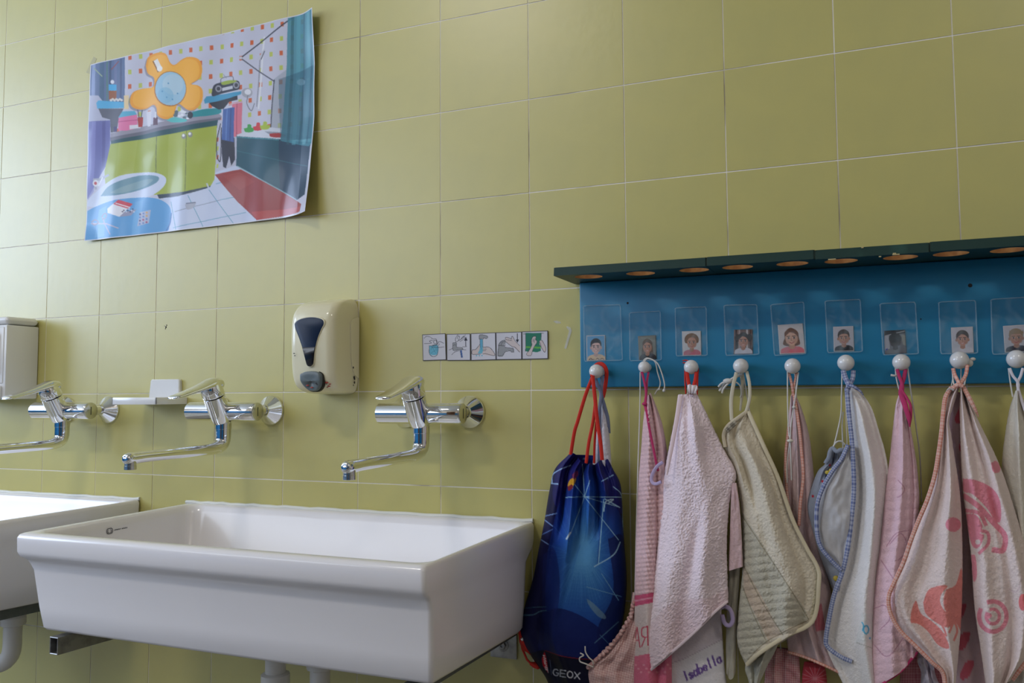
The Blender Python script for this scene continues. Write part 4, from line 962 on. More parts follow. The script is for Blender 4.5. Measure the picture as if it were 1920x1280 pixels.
# ------------------------------------------------------------------ cloth
def vnoise(x, y, seed=0):
    r = np.random.RandomState(seed); tb = r.rand(64, 64)
    xi, yi = np.floor(x).astype(int), np.floor(y).astype(int); fx, fy = x-xi, y-yi
    fx = fx*fx*(3-2*fx); fy = fy*fy*(3-2*fy)
    a, b_, c, d = tb[yi % 64, xi % 64], tb[yi % 64, (xi+1) % 64], tb[(yi+1) % 64, xi % 64], tb[(yi+1) % 64, (xi+1) % 64]
    return (a*(1-fx)+b_*fx)*(1-fy)+(c*(1-fx)+d*fx)*fy-.5
def atv(u, v, y):
    d = np.stack([(u-960.0)/FL, (v-640.0)/FL, np.ones_like(u)], -1) @ RW
    k = (y-CW[1])/d[..., 1]
    return CW+d*k[..., None]
def fabric(name, rough=.9, bump=(700, .35, .001), sheen=.15):
    return mat(name, rough=rough, attr='print', sheen=sheen, bump=bump, spec=.2)
M['terry'] = fabric('terry_cloth', bump=(420, .6, .002)); M['cotton'] = fabric('cotton_cloth', bump=(900, .25, .0008)); M['satin'] = fabric('printed_polyester', .5, (500, .1, .0005), 0)
M['cord_white'] = mat('white_cord', (.66, .64, .60), .8, bump=(900, .5, .001)); M['cord_red'] = mat('red_cord', (.62, .02, .008), .7, bump=(900, .5, .001))
M['ribbon_cream'] = mat('cream_ribbon', (.62, .57, .44), .7, bump=(900, .4, .001)); M['ribbon_blue'] = mat('grey_blue_ribbon', (.19, .23, .36), .8, bump=(900, .4, .001))
M['ribbon_magenta'] = mat('magenta_ribbon', (.48, .03, .13), .8, bump=(900, .4, .001)); M['ribbon_lilac'] = mat('lilac_ribbon', (.50, .40, .62), .8, bump=(900, .4, .001))
M['purple'] = mat('purple_thread', (.16, .08, .34), .8); M['bead'] = mat('wooden_bead', (.70, .66, .56), .5); M['yellow'] = mat('yellow_button', (.55, .42, .06), .4); M['metal_ring'] = mat('eyelet_metal', (.7, .7, .7), .25, metal=1)

def cloth(name, Lp, Rp, y, colour, parent, nu=90, nv=240, folds=(), bulge=.02, wr=.004, wf=(3, 5), terry=0.0, tpx=4.0, waffle=None, hem=None, top=None, m_='terry', seed=1, back=.018, ytop=None, thick=None):
    """a hanging piece of cloth between a left and a right outline, folded towards the room.
       y: depth of its outline at top and bottom; folds: (s top, s bottom, half width, amount, t0, t1)"""
    Lp, Rp = np.array(Lp, float), np.array(Rp, float)
    def arc(P, n):
        Q = spline(P, 400); d = np.concatenate([[0], np.cumsum(np.linalg.norm(np.diff(Q, axis=0), axis=1))]); d /= d[-1]
        tt = np.linspace(0, 1, n); return np.stack([np.interp(tt, d, Q[:, 0]), np.interp(tt, d, Q[:, 1])], 1)
    A, B_ = arc(Lp, nv), arc(Rp, nv)
    # rounded sides: crowd columns near the outlines
    s0 = np.linspace(0, 1, nu); t0 = np.linspace(0, 1, nv)
    s, t_ = np.meshgrid(s0, t0)
    u = A[:, :1]*(1-s)+B_[:, :1]*s; v = A[:, 1:]*(1-s)+B_[:, 1:]*s
    if hem is not None:
        H = arc(np.array(hem, float), nu); w = np.clip((t_-.55)/.45, 0, 1)**2
        u += (H[:, 0]-u[-1])[None, :]*w; v += (H[:, 1]-v[-1])[None, :]*w
    if top is not None:
        H = arc(np.array(top, float), nu); w = np.clip((.25-t_)/.25, 0, 1)**2
        u += (H[:, 0]-u[0])[None, :]*w; v += (H[:, 1]-v[0])[None, :]*w
    ys = np.interp(t_, np.linspace(0, 1, len(y)), y)
    d = bulge*np.minimum(1, t_*5+.25)*(np.clip(4*s*(1-s), 0, 1)**.5)
    for f in folds:
        st, sb, w, am = f[:4]; ta, tb = (f[4], f[5]) if len(f) > 4 else (-.1, 1.1)
        sc = st+(sb-st)*t_; fade = np.clip((t_-ta)/.12, 0, 1)*np.clip((tb-t_)/.12, 0, 1)
        d = d+am*np.exp(-((s-sc)/w)**2)*fade*np.clip(8*s*(1-s), 0, 1)
    edge = np.clip(10*s*(1-s), 0, 1)
    d = d+wr*edge*(vnoise(s*wf[0]+seed, t_*wf[1], seed)*1.3+.5*vnoise(s*wf[0]*2.3, t_*wf[1]*2.7+seed, seed+1))
    if terry:
        d = d+terry*(vnoise(u/tpx, v/tpx, seed+2)+.6*vnoise(u/tpx*2.1, v/tpx*1.9, seed+3))
        jit = terry*900*(1-edge)*.6; u = u+jit*vnoise(u/3, v/3, seed+4)
    if waffle:
        px_, py_, am, fn = waffle; msk = fn(u, v, s, t_) if fn else 1
        d = d+am*msk*(np.abs(np.sin(PI*(u-.25*v)/px_))*.5+np.abs(np.sin(PI*(v+.12*u)/py_))*.9-.7)
    G = atv(u, v, ys-d)
    C_ = colour(u, v, s, t_)
    if back:
        nb = 14; sb = np.linspace(1, 0, nb+2)[1:-1]; bb = []
        i = np.clip((sb*(nu-1)).astype(int), 0, nu-1)
        P0, P1 = G[:, :1], G[:, -1:]
        Bk = P1*(1-(1-sb))[None, :, None]+P0*(1-sb)[None, :, None] if False else P0*(1-sb)[None, :, None]+P1*sb[None, :, None]
        Bk = Bk.copy(); Bk[..., 1] = np.minimum(Bk[..., 1]+back*np.sin(PI*sb)[None, :], -.004)
        G = np.concatenate([G, Bk], 1); C_ = np.concatenate([C_, C_[:, i]], 1)
    return grid_obj(name, G, C_, M[m_], parent, closed=bool(back), thick=thick or 0)
def plain(col, var=6, seed=3):
    col = np.array(col, float)
    def f(u, v, s, t_):
        return col+(vnoise(u/9, v/9, seed)[..., None]+vnoise(u/3, v/3, seed+1)[..., None])*var
    return f
def drawn(c, var=5, seed=5, soft=0):
    def f(u, v, s, t_):
        return c.sample(u, v)+(vnoise(u/7, v/7, seed)[..., None]+vnoise(u/2.5, v/2.5, seed+1)[..., None])*var
    return f
def gingham(u, v, a, b_, p=3.2):
    k = ((np.floor(u/p) % 2)+(np.floor(v/p) % 2))/2
    return np.array(a, float)*(1-k[..., None])+np.array(b_, float)*k[..., None]
def ribbon(name, pts, w, parent, mt=None, th=.0012, check=None, n=None, col=None, taper=None):
    """a flat band through (u, v, y) points; w in photograph pixels; check=(colour, colour, pixels)"""
    P = np.array(pts, float); L_ = np.linalg.norm(np.diff(P[:, :2], axis=0), axis=1).sum(); n = n or max(8, int(L_/2.2))
    Q = spline(P, n); X = atv(Q[:, 0], Q[:, 1], Q[:, 2])
    T = np.gradient(X, axis=0); T /= np.linalg.norm(T, axis=1)[:, None]
    Vw = X-CW; dep = Vw @ RW[2]; Vw /= np.linalg.norm(Vw, axis=1)[:, None]
    S = np.cross(T, Vw); S /= np.linalg.norm(S, axis=1)[:, None]; F_ = np.cross(S, T)
    wt = np.full(n, 1.0) if taper is None else np.interp(np.linspace(0, 1, n), np.linspace(0, 1, len(taper)), taper)
    hw = w/2/FL*dep*wt; m_ = 12; a = np.linspace(0, 2*PI, m_, endpoint=False)
    ca, sa = np.cos(a), np.sin(a)
    G = X[:, None]+S[:, None]*(np.sign(ca)*np.abs(ca)**.7)[None, :, None]*hw[:, None, None]+F_[:, None]*(np.sign(sa)*np.abs(sa)**.8)[None, :, None]*np.minimum(th, hw)[:, None, None]
    C_ = None
    if check:
        al = np.concatenate([[0], np.cumsum(np.linalg.norm(np.diff(Q[:, :2], axis=0), axis=1))])
        C_ = gingham(al[:, None]+0*ca[None], (ca*w/2+100)[None]+0*al[:, None], check[0], check[1], check[2])
    elif col is not None: C_ = np.zeros(G.shape)+np.array(col, float)
    return grid_obj(name, G, C_, mt or M['cotton'], parent, closed=True)
def cord(name, pts, w, parent, mt):
    Q = spline(pts, max(10, len(pts)*9)); X = atv(Q[:, 0], Q[:, 1], Q[:, 2])
    b = MB(); b.tube(X, w/2/FL*1.45, 8); return b.build(name, mt, parent, sharp=60)
def ball(name, u, v, y, r, parent, mt, sc=(1, 1, 1)):
    b = MB(); b.sphere(at(u, v, y=y), r/FL*1.45, 12, sc); return b.build(name, mt, parent, sharp=60)
def hang(name, i, label, cat, group=None, du=0):
    u, v, r = KN[i]; return empty(name, tuple(at(u+du, v+8, y=-.045)), label, cat, group)
PEACH = ((206, 128, 108), (232, 200, 190), 2.2); BLUEG = ((84, 96, 146), (196, 200, 216), 2.2)

# --- knob 1: white towel behind, navy bag in front
h = hang('white_towel', 0, 'white ribbed towel on a grey blue loop behind the navy bag', 'towel', 'towels hanging from the knobs')
cloth('cloth', [(1125, 745), (1118, 800), (1112, 860), (1104, 950), (1100, 1050), (1098, 1160)], [(1128, 745), (1138, 780), (1144, 830), (1147, 880), (1149, 950), (1152, 1160)], (-.040, -.030), plain((222, 222, 232)), h, 60, 180, bulge=.014, waffle=(13, 9, .0012, None), terry=.0006, seed=2, back=.008)
ribbon('loop', [(1114, 704, -.050), (1121, 722, -.050), (1127, 738, -.048), (1124.5, 765, -.052), (1124, 800, -.0535), (1124, 850, -.054), (1121, 900, -.05)], 6.5, h, M['ribbon_blue'])
ribbon('loop', [(1129, 704, -.046), (1128, 722, -.047), (1128, 740, -.046), (1134, 762, -.047), (1140, 785, -.046), (1142, 812, -.042)], 6, h, M['ribbon_blue'])
def navy():
    c = Cv(960, 840, 1190, 1300, 2.0, (16, 18, 66))
    c.poly([(1060, 840), (1180, 840), (1180, 960), (1040, 980)], (24, 26, 100)); c.blob([(1060, 850), (1044, 880), (1036, 930), (1050, 950), (1078, 900), (1090, 870)], (26, 26, 96))
    # soft blue glow of the printed backdrop, on the front panel only
    pan = [(1086, 880), (1112, 872), (1140, 930), (1168, 980), (1176, 1100), (1170, 1200), (1130, 1232), (1060, 1228), (1022, 1222), (1022, 1150), (1024, 1060), (1034, 1000), (1050, 940)]
    c.blob(pan, (20, 44, 118))
    for k in np.linspace(.97, .16, 22):
        c.blob([(1094+(x-1094)*k, 1030+(y-1030)*k*.92) for x, y in pan], (26+110*(1-k)**1.5, 70+130*(1-k)**1.2, 160+60*(1-k)), .16)
    for a in np.linspace(0, 2*PI, 64, endpoint=False):
        r1 = 20+22*random.random(); c.line([(1090+r1*math.cos(a), 1040+r1*1.3*math.sin(a)), (1090+64*math.cos(a), 1040+100*math.sin(a))], 1.0, (110, 170, 214) if random.random() > .5 else (16, 56, 130), .20)
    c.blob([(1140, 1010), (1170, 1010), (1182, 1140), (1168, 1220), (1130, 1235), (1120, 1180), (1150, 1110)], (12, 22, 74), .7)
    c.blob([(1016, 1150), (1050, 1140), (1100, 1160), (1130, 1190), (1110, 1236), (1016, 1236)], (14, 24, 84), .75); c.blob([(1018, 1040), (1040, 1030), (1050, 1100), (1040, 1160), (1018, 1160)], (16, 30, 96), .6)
    c.blob([(1100, 1122), (1112, 1130), (1134, 1152), (1134, 1160), (1120, 1154), (1104, 1134)], (120, 150, 170), .7)
    N_ = (1096, 931)
    for q in [(1060, 932), (1168, 932), (1092, 870), (1106, 900), (1070, 1000), (1160, 1012), (1160, 950), (1075, 905)]: c.line([N_, q], 1.5, (150, 190, 214))
    c.curve([(1163, 1016), (1150, 1040), (1114, 1062)], 1.8, (160, 200, 222)); c.line([(1132, 935), (1122, 1058)], 1.6, (150, 196, 220)); c.line([(1130, 934), (1120, 1056)], 1, (40, 70, 150))
    c.curve([(1150, 912), (1166, 930), (1168, 980), (1172, 1010)], 1.6, (150, 190, 220)); c.line([(1134, 935), (1162, 951)], 2, (160, 200, 222)); c.curve([(1132, 958), (1136, 940), (1150, 936), (1140, 944)], 2, (180, 212, 226)); c.curve([(1070, 998), (1062, 1010), (1066, 1004)], 3, (200, 216, 226))
    c.line([(1128, 1075), (1160, 1125)], 1.6, (100, 150, 190)); c.line([(1100, 1100), (1165, 1118)], 1.4, (100, 150, 190)); c.curve([(1088, 1022), (1076, 1060), (1068, 1110)], 1.2, (60, 120, 190))
    c.curve([(1035, 905), (1036, 890), (1050, 880), (1070, 872)], 2, (150, 180, 220)); c.line([(1034, 906), (1046, 907)], 2.4, (150, 180, 220)); c.line([(1018, 968), (1044, 962)], 1.8, (120, 150, 200)); c.line([(1018, 972), (1036, 986)], 2, (120, 150, 200)); c.line([(1012, 1004), (1036, 992)], 1.6, (90, 120, 180)); c.line([(1012, 1010), (1028, 1020)], 1.8, (110, 140, 190))
    c.line([(1128, 902), (1150, 890)], 1.6, (150, 190, 220)); c.line([(1150, 862), (1140, 900)], 1.2, (60, 70, 160))
    c.line([(976, 1140), (1024, 1137)], 1.4, (60, 96, 120)); c.curve([(978, 1153), (1000, 1152), (1012, 1146), (1024, 1144)], 2, (70, 106, 128)); c.line([(1115, 1205), (1160, 1165)], 1.4, (90, 130, 160)); c.line([(1125, 1190), (1150, 1215)], 1.4, (70, 110, 150))
    c.blob([(1064, 910), (1068, 900), (1078, 894), (1080, 900), (1074, 912), (1068, 918)], (206, 150, 40)); c.blob([(1064, 912), (1072, 908), (1074, 914), (1066, 920)], (120, 30, 40)); c.blob([(1072, 890), (1082, 882), (1084, 890), (1076, 898)], (110, 40, 80))
    # dark base band with a red line and the lettering
    c.poly([(1018, 1218), (1060, 1232), (1120, 1236), (1180, 1228), (1180, 1300), (1000, 1300), (990, 1225)], (10, 12, 38)); c.curve([(1022, 1219), (1060, 1231), (1120, 1236), (1176, 1228)], 1.4, (130, 30, 40))
    c.poly([(1016, 1236), (1021, 1220), (1026, 1240), (1028, 1262), (1018, 1248)], (190, 24, 40)); c.text('MARVEL', 1018.2, 1228, 5.4, 3.6, 1.0, (240, 236, 236), .12, dx=(.16, .9), dy=(1.1, .18)); c.line([(1031, 1236), (1034, 1264)], .8, (120, 130, 160))
    c.text('GEOX', 1037.5, 1253.5, 10.2, 12.0, 2.1, (206, 208, 216), .30, dx=(1, .15), dy=(-.04, 1))
    return c
h = hang('drawstring_bag', 0, 'navy printed drawstring bag with red cords, hanging beside the sink', 'bag')
def ygather(n): pass
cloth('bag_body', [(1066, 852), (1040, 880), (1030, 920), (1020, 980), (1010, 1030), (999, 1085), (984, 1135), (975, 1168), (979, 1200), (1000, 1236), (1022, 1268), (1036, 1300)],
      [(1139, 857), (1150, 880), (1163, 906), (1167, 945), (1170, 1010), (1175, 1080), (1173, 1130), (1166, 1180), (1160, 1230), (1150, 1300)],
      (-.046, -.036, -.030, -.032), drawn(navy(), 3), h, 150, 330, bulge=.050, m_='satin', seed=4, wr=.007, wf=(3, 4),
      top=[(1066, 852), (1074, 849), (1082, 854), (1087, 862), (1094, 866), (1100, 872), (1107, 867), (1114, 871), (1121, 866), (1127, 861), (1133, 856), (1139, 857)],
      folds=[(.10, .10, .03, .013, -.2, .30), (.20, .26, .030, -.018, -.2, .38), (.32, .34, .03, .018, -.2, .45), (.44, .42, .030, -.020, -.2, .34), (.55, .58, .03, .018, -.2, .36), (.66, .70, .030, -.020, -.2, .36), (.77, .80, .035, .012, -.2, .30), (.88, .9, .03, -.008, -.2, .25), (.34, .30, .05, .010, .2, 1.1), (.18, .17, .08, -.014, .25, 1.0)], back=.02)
for q, w_ in (([(1112, 704, -.066), (1098, 740, -.066), (1083, 790, -.066), (1077, 810, -.066), (1070, 852, -.062)], 6.6), ([(1111, 704, -.070), (1115, 740, -.072), (1120, 790, -.074), (1126, 830, -.074), (1129, 862, -.072)], 7.2), ([(1117, 750, -.066), (1112, 790, -.067), (1104, 830, -.067), (1099, 868, -.066)], 6.2), ([(1118, 790, -.062), (1115, 830, -.062), (1114, 868, -.060)], 4.6),
              ([(1110, 706, -.064), (1112, 692, -.040), (1120, 683, -.036), (1130, 683, -.036), (1137, 695, -.036), (1136, 715, -.037), (1132, 738, -.040), (1128, 748, -.046)], 7.5)):
    ribbon('drawcord', q, w_, h, M['cord_red'], th=.0022)
b = MB(); b.tube(atv(np.array([977., 975, 979, 988, 996]), np.array([1172., 1190, 1215, 1236, 1244]), np.full(5, -.030)), .0022, 8); b.build('corner_cord', M['cord_red'], h)
b = MB(); b.tube(atv(np.array([994., 1002, 1010, 1014]), np.array([1243., 1246, 1249, 1250]), np.full(4, -.034)), [.003, .006, .006, .002], 10); b.build('cord_knot', M['cord_red'], h)
grid_obj('corner_tab', atv(*[np.array(a, float) for a in ([[972, 976, 981], [972, 979, 986], [974, 983, 990], [980, 988, 996]], [[1168, 1168, 1170], [1185, 1185, 1186], [1203, 1203, 1204], [1218, 1222, 1228]], [[-.028]*3, [-.036]*3, [-.04]*3, [-.036]*3])]), None, M['cord_red'], h, thick=.0015)
ball('eyelet', 979, 1198, -.041, 3.2, h, M['metal_ring'], (1, .35, 1.2))

# --- knob 2: waffle towel in front of a gingham bag
h = hang('gingham_bag', 1, 'pink gingham drawstring bag on a long white cord, low beside the navy bag', 'bag', 'gingham bags hanging low')
cloth('bag_body', [(1186, 1110), (1180, 1152), (1160, 1192), (1134, 1226), (1104, 1250), (1100, 1262), (1104, 1300)], [(1230, 1110), (1232, 1150), (1234, 1190), (1236, 1220), (1238, 1250), (1240, 1270), (1242, 1300)], (-.060, -.070, -.075, -.070), lambda u, v, s, t_: gingham(u+v*.2, v-u*.3, (196, 148, 146), (226, 200, 194), 2.3), h, 90, 120, bulge=.014, m_='cotton', wr=.010, wf=(4, 7), seed=9, back=.02, folds=[(.1+.0, .1, .03, .004), (.2, .25, .04, -.006), (.35, .4, .05, .005)])
q = [(1188, 1128), (1183, 1152), (1170, 1178), (1152, 1202), (1132, 1224), (1110, 1244), (1103, 1252)]; q = spline(q, 60)
ribbon('ruffle', [(a+1.6*math.sin(i*1.9), b_+1.6*math.cos(i*2.2), -.082-.0025*math.sin(i*2.4)) for i, (a, b_) in enumerate(q)], 7, h, check=((188, 138, 136), (222, 192, 188), 2.2), th=.003, n=240)
cord('hanging_cord', [(1200.5, 697, -.046), (1200, 760, -.052), (1197, 850, -.062), (1193, 1000, -.066), (1190, 1140, -.068)], 2.6, h, M['cord_white'])
cord('hanging_cord', [(1217, 697, -.044), (1214, 720, -.046), (1213, 760, -.05), (1212, 900, -.05), (1206, 1100, -.060)], 2.4, h, M['cord_white'])
cord('cord_end', [(1206, 676, -.040), (1214, 671, -.040), (1228, 678, -.042), (1233, 698, -.042), (1238, 716, -.040), (1236, 727, -.040), (1231, 733, -.040), (1228, 739, -.038)], 2.6, h, M['cord_white'])
cord('cord_end', [(1208, 677, -.044), (1216, 672, -.046), (1232, 680, -.048), (1241, 700, -.048), (1246, 720, -.046), (1245, 732, -.046)], 2.6, h, M['cord_white'])
ball('cord_knot', 1235.5, 729.5, -.040, 2.6, h, M['cord_white']); ball('cord_knot', 1245, 732, -.046, 3.2, h, M['cord_white'])
cord('cord_bow', [(1112, 1250, -.082), (1112, 1240, -.088), (1104, 1232, -.090), (1098, 1222, -.090), (1097, 1211, -.088)], 2.8, h, M['cord_white'])
cord('cord_bow', [(1112, 1250, -.086), (1098, 1244, -.092), (1088, 1240, -.092), (1087, 1233, -.092), (1094, 1228, -.092), (1088, 1224, -.090)], 2.8, h, M['cord_white'])

h = hang('waffle_towel', 1, 'pink waffle weave towel with a magenta loop, left of the big terry towel', 'towel', 'towels hanging from the knobs')
c = Cv(1180, 720, 1270, 1300, 2, (222, 186, 188))
c.poly([(1180, 1118), (1262, 1104), (1262, 1122), (1180, 1138)], (206, 84, 120)); c.line([(1180, 1128), (1262, 1113)], 3, (226, 150, 170)); c.poly([(1180, 1138), (1262, 1122), (1262, 1222), (1180, 1234)], (214, 196, 192)); c.poly([(1180, 1232), (1262, 1216), (1262, 1310), (1180, 1310)], (214, 110, 136))
c.text('A', 1189, 1176, 11, 38, 2, (196, 74, 96), dx=(1, -.1)); c.line([(1214, 1174), (1215, 1210)], 2.4, (196, 74, 96)); c.curve([(1214, 1174), (1204, 1178), (1204, 1192), (1214, 1194)], 2.2, (196, 74, 96)); c.line([(1210, 1194), (1203, 1212)], 2.2, (196, 74, 96))
for k in range(14): c.ell(1192+5*k, 1246+7*(k % 3), 2.4, 2, (230, 150, 166))
cloth('cloth', [(1214, 742), (1207, 780), (1202, 840), (1197, 900), (1193, 980), (1191, 1060), (1189, 1150), (1188, 1300)], [(1220, 736), (1232, 765), (1243, 800), (1251, 850), (1256, 950), (1258, 1050), (1259, 1150), (1260, 1300)], (-.052, -.062, -.078, -.082), drawn(c), h, 84, 330, bulge=.022, terry=.0007, tpx=3.2,
      waffle=(6.5, 8.4, .0030, lambda u, v, s, t_: np.clip((1120-v)/12, 0, 1)*np.clip((.72-s+np.clip((v-900)/300, 0, .5))*12, 0, 1)), folds=[(.30, .35, .16, .010), (.62, .62, .06, -.008), (.85, .85, .1, .006)], seed=11, back=.015)
ribbon('loop', [(1203.5, 697, -.050), (1208, 715, -.052), (1211.5, 735, -.056), (1210, 757, -.066), (1213, 775, -.076), (1217, 800, -.0835), (1223, 830, -.0885), (1229, 860, -.092), (1232, 876, -.092), (1234, 882, -.086)], 4.6, h, M['ribbon_magenta'])
ribbon('loop', [(1216, 697, -.046), (1213, 715, -.048), (1212, 735, -.052), (1209, 757, -.064), (1211, 770, -.074)], 4, h, M['ribbon_magenta'])
ball('loop_knot', 1208.5, 757, -.070, 4.4, h, M['ribbon_magenta'], (1.2, .8, .8))

# --- knob 3: name towel behind the big terry towel
h = hang('name_towel', 2, 'white towel with purple embroidered name, hanging below the big terry towel', 'towel', 'towels hanging from the knobs')
c = Cv(1200, 780, 1380, 1310, 2, (218, 206, 212)); c.poly([(1200, 1262), (1280, 1236), (1370, 1190), (1370, 1310), (1200, 1310)], (226, 220, 222)); c.line([(1200, 1262), (1280, 1236), (1370, 1190)], 1.6, (190, 176, 184))
c.text('Isabella', 1279, 1260, 8.4, 20, 3.5, (112, 84, 150), .22, dx=(.86, -.46), dy=(.30, .86))
cloth('cloth', [(1262, 800), (1240, 900), (1224, 1000), (1214, 1080), (1212, 1140), (1215, 1220), (1219, 1300)], [(1312, 800), (1340, 900), (1349, 1000), (1352, 1080), (1353, 1140), (1357, 1220), (1364, 1300)], (-.050, -.058, -.068, -.070), drawn(c), h, 90, 220, bulge=.012, terry=.0008, seed=14, back=.012)
ribbon('purple_edge', [(1215, 1072, -.089), (1213, 1100, -.091), (1211.5, 1135, -.092)], 2.6, h, M['purple'])
ribbon('purple_edge', [(1352, 1138, -.094), (1360, 1136, -.096), (1370, 1144, -.096), (1374, 1162, -.094), (1368, 1172, -.094), (1359, 1168, -.094), (1354, 1152, -.094)], 8, h, M['ribbon_lilac'], th=.004)
ribbon('loop', [(1243, 866, -.096), (1232, 874, -.096), (1223, 890, -.096), (1222, 902, -.097), (1229, 907, -.099), (1240, 903, -.102)], 6, h, M['ribbon_lilac'])
h = hang('terry_towel', 2, 'large pale lilac pink terry towel on a red loop, in front of its neighbours', 'towel', 'towels hanging from the knobs')
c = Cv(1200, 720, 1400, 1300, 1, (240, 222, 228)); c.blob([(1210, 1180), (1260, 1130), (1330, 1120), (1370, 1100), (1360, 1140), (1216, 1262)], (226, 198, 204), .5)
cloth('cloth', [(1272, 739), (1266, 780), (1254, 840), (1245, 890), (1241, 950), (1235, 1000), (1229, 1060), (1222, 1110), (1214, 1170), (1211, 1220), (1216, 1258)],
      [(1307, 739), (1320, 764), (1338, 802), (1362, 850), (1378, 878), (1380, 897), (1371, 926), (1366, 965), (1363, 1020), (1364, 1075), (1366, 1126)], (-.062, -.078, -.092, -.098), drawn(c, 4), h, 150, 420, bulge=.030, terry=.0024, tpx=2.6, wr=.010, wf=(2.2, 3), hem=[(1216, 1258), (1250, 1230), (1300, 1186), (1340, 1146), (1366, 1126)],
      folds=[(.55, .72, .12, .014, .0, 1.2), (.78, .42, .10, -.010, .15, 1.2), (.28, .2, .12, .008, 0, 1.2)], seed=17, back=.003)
ribbon('hem_band', [(1276, 741, -.076), (1270, 780, -.092), (1259, 840, -.108), (1250, 890, -.115)], 8.5, h, col=(236, 214, 220), th=.0016, taper=[1.1, 1, .9, .5])
ribbon('hem_edge', [(1218, 1257, -.106), (1252, 1229, -.124), (1301, 1186, -.130), (1340, 1147, -.124), (1364, 1127, -.106)], 5, h, col=(228, 208, 214), th=.0016)
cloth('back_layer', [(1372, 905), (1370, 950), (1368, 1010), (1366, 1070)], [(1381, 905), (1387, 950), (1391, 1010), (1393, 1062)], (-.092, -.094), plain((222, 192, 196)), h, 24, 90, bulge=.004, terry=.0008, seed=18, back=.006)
ribbon('loop', [(1288, 697, -.058), (1290, 712, -.060), (1293, 726, -.064), (1296, 738, -.068)], 7, h, M['cord_red'], th=.0018); ribbon('loop', [(1306, 697, -.056), (1304, 712, -.058), (1300, 726, -.062), (1297, 738, -.066)], 7, h, M['cord_red'], th=.0018)
ribbon('loop', [(1284.5, 690, -.044), (1284.5, 712, -.046), (1286, 738, -.054)], 3, h, M['cord_red']); ribbon('loop', [(1309, 690, -.044), (1308, 712, -.046), (1307, 742, -.054)], 3, h, M['cord_red']); ribbon('loop_end', [(1280, 676, -.036), (1286, 675, -.036), (1293, 677, -.038)], 2.2, h, M['cord_red']); ribbon('loop_end', [(1280, 680, -.036), (1286, 680, -.036), (1293, 681, -.038)], 2.2, h, M['cord_red'])
for q in ([(1291, 735), (1289, 724), (1293, 720), (1299, 722), (1306, 722), (1308, 728), (1304, 735)],):
    G0 = spline(q, 20); base = np.linspace(1288, 1306, 20)
    U = np.stack([base, (base+G0[:, 0])/2, G0[:, 0]]); V_ = np.stack([np.full(20, 738.), (738+G0[:, 1])/2, G0[:, 1]]); grid_obj('white_tab', atv(U, V_, -.074-.002*np.sin(np.arange(20)*1.4)[None]*np.ones((3, 1))), np.zeros((3, 20, 3))+(236, 226, 230), M['cotton'], h, thick=.0014)

# --- knob 5 back towel, knob 4 quilted towel
h = hang('piped_towel', 4, 'narrow pale pink towel with peach gingham piping, behind the cream quilted towel', 'towel', 'towels hanging from the knobs')
c = Cv(1440, 720, 1620, 1310, 2, (212, 184, 184)); c.curve([(1490, 1090), (1530, 1130), (1536, 1180)], 3, (196, 100, 112), .8); c.poly([(1524, 1150), (1540, 1130), (1548, 1180), (1530, 1184)], (200, 96, 110), .7)
for k in range(16): c.ell(1470+random.uniform(0, 80), 820+random.uniform(0, 380), 3, 3, (222, 200, 200), .8)
cloth('cloth', [(1483, 740), (1477, 790), (1471, 850), (1468, 905), (1466, 980), (1466, 1060), (1468, 1140), (1478, 1220)], [(1491, 738), (1504, 768), (1517, 815), (1524, 868), (1530, 930), (1536, 1010), (1556, 1090), (1560, 1130), (1556, 1180), (1594, 1252)], (-.040, -.046, -.050, -.052), drawn(c), h, 90, 300, bulge=.016, terry=.0007, seed=21, hem=[(1478, 1222), (1510, 1232), (1552, 1250), (1592, 1270)], folds=[(.45, .5, .07, .009), (.70, .6, .06, -.007), (.25, .25, .05, -.006)], back=.010)
ribbon('piping', [(1489, 740, -.056), (1493, 765, -.066), (1499, 806, -.072), (1503, 847, -.074), (1506, 894, -.075), (1501, 941, -.076), (1498, 985, -.076)], 5.5, h, check=PEACH)
ribbon('piping', [(1479, 800, -.054), (1473, 850, -.056), (1474, 900, -.062), (1478, 945, -.066)], 4.5, h, check=PEACH)
ribbon('piping', [(1478, 1222, -.066), (1510, 1232, -.076), (1552, 1250, -.078), (1592, 1270, -.062)], 5, h, check=PEACH)
ribbon('loop', [(1479, 698, -.050), (1484, 718, -.050), (1488, 742, -.052)], 5, h, check=PEACH); ribbon('loop', [(1494, 698, -.048), (1490, 718, -.048), (1486, 742, -.050)], 4.5, h, check=PEACH)
cord('cord', [(1476.5, 694, -.052), (1477, 760, -.064), (1479, 810, -.074), (1481, 826, -.076), (1476, 870, -.066), (1476, 905, -.068)], 2.4, h, M['cord_white']); cord('cord', [(1497, 698, -.050), (1492, 740, -.062), (1484, 790, -.074), (1482, 826, -.076), (1484, 900, -.076)], 2.4, h, M['cord_white']); ball('bead', 1481.5, 826, -.079, 4.6, h, M['bead'], (1.3, 1, .7)); ball('cord_knot', 1488.5, 763, -.072, 3.2, h, M['cord_white'])

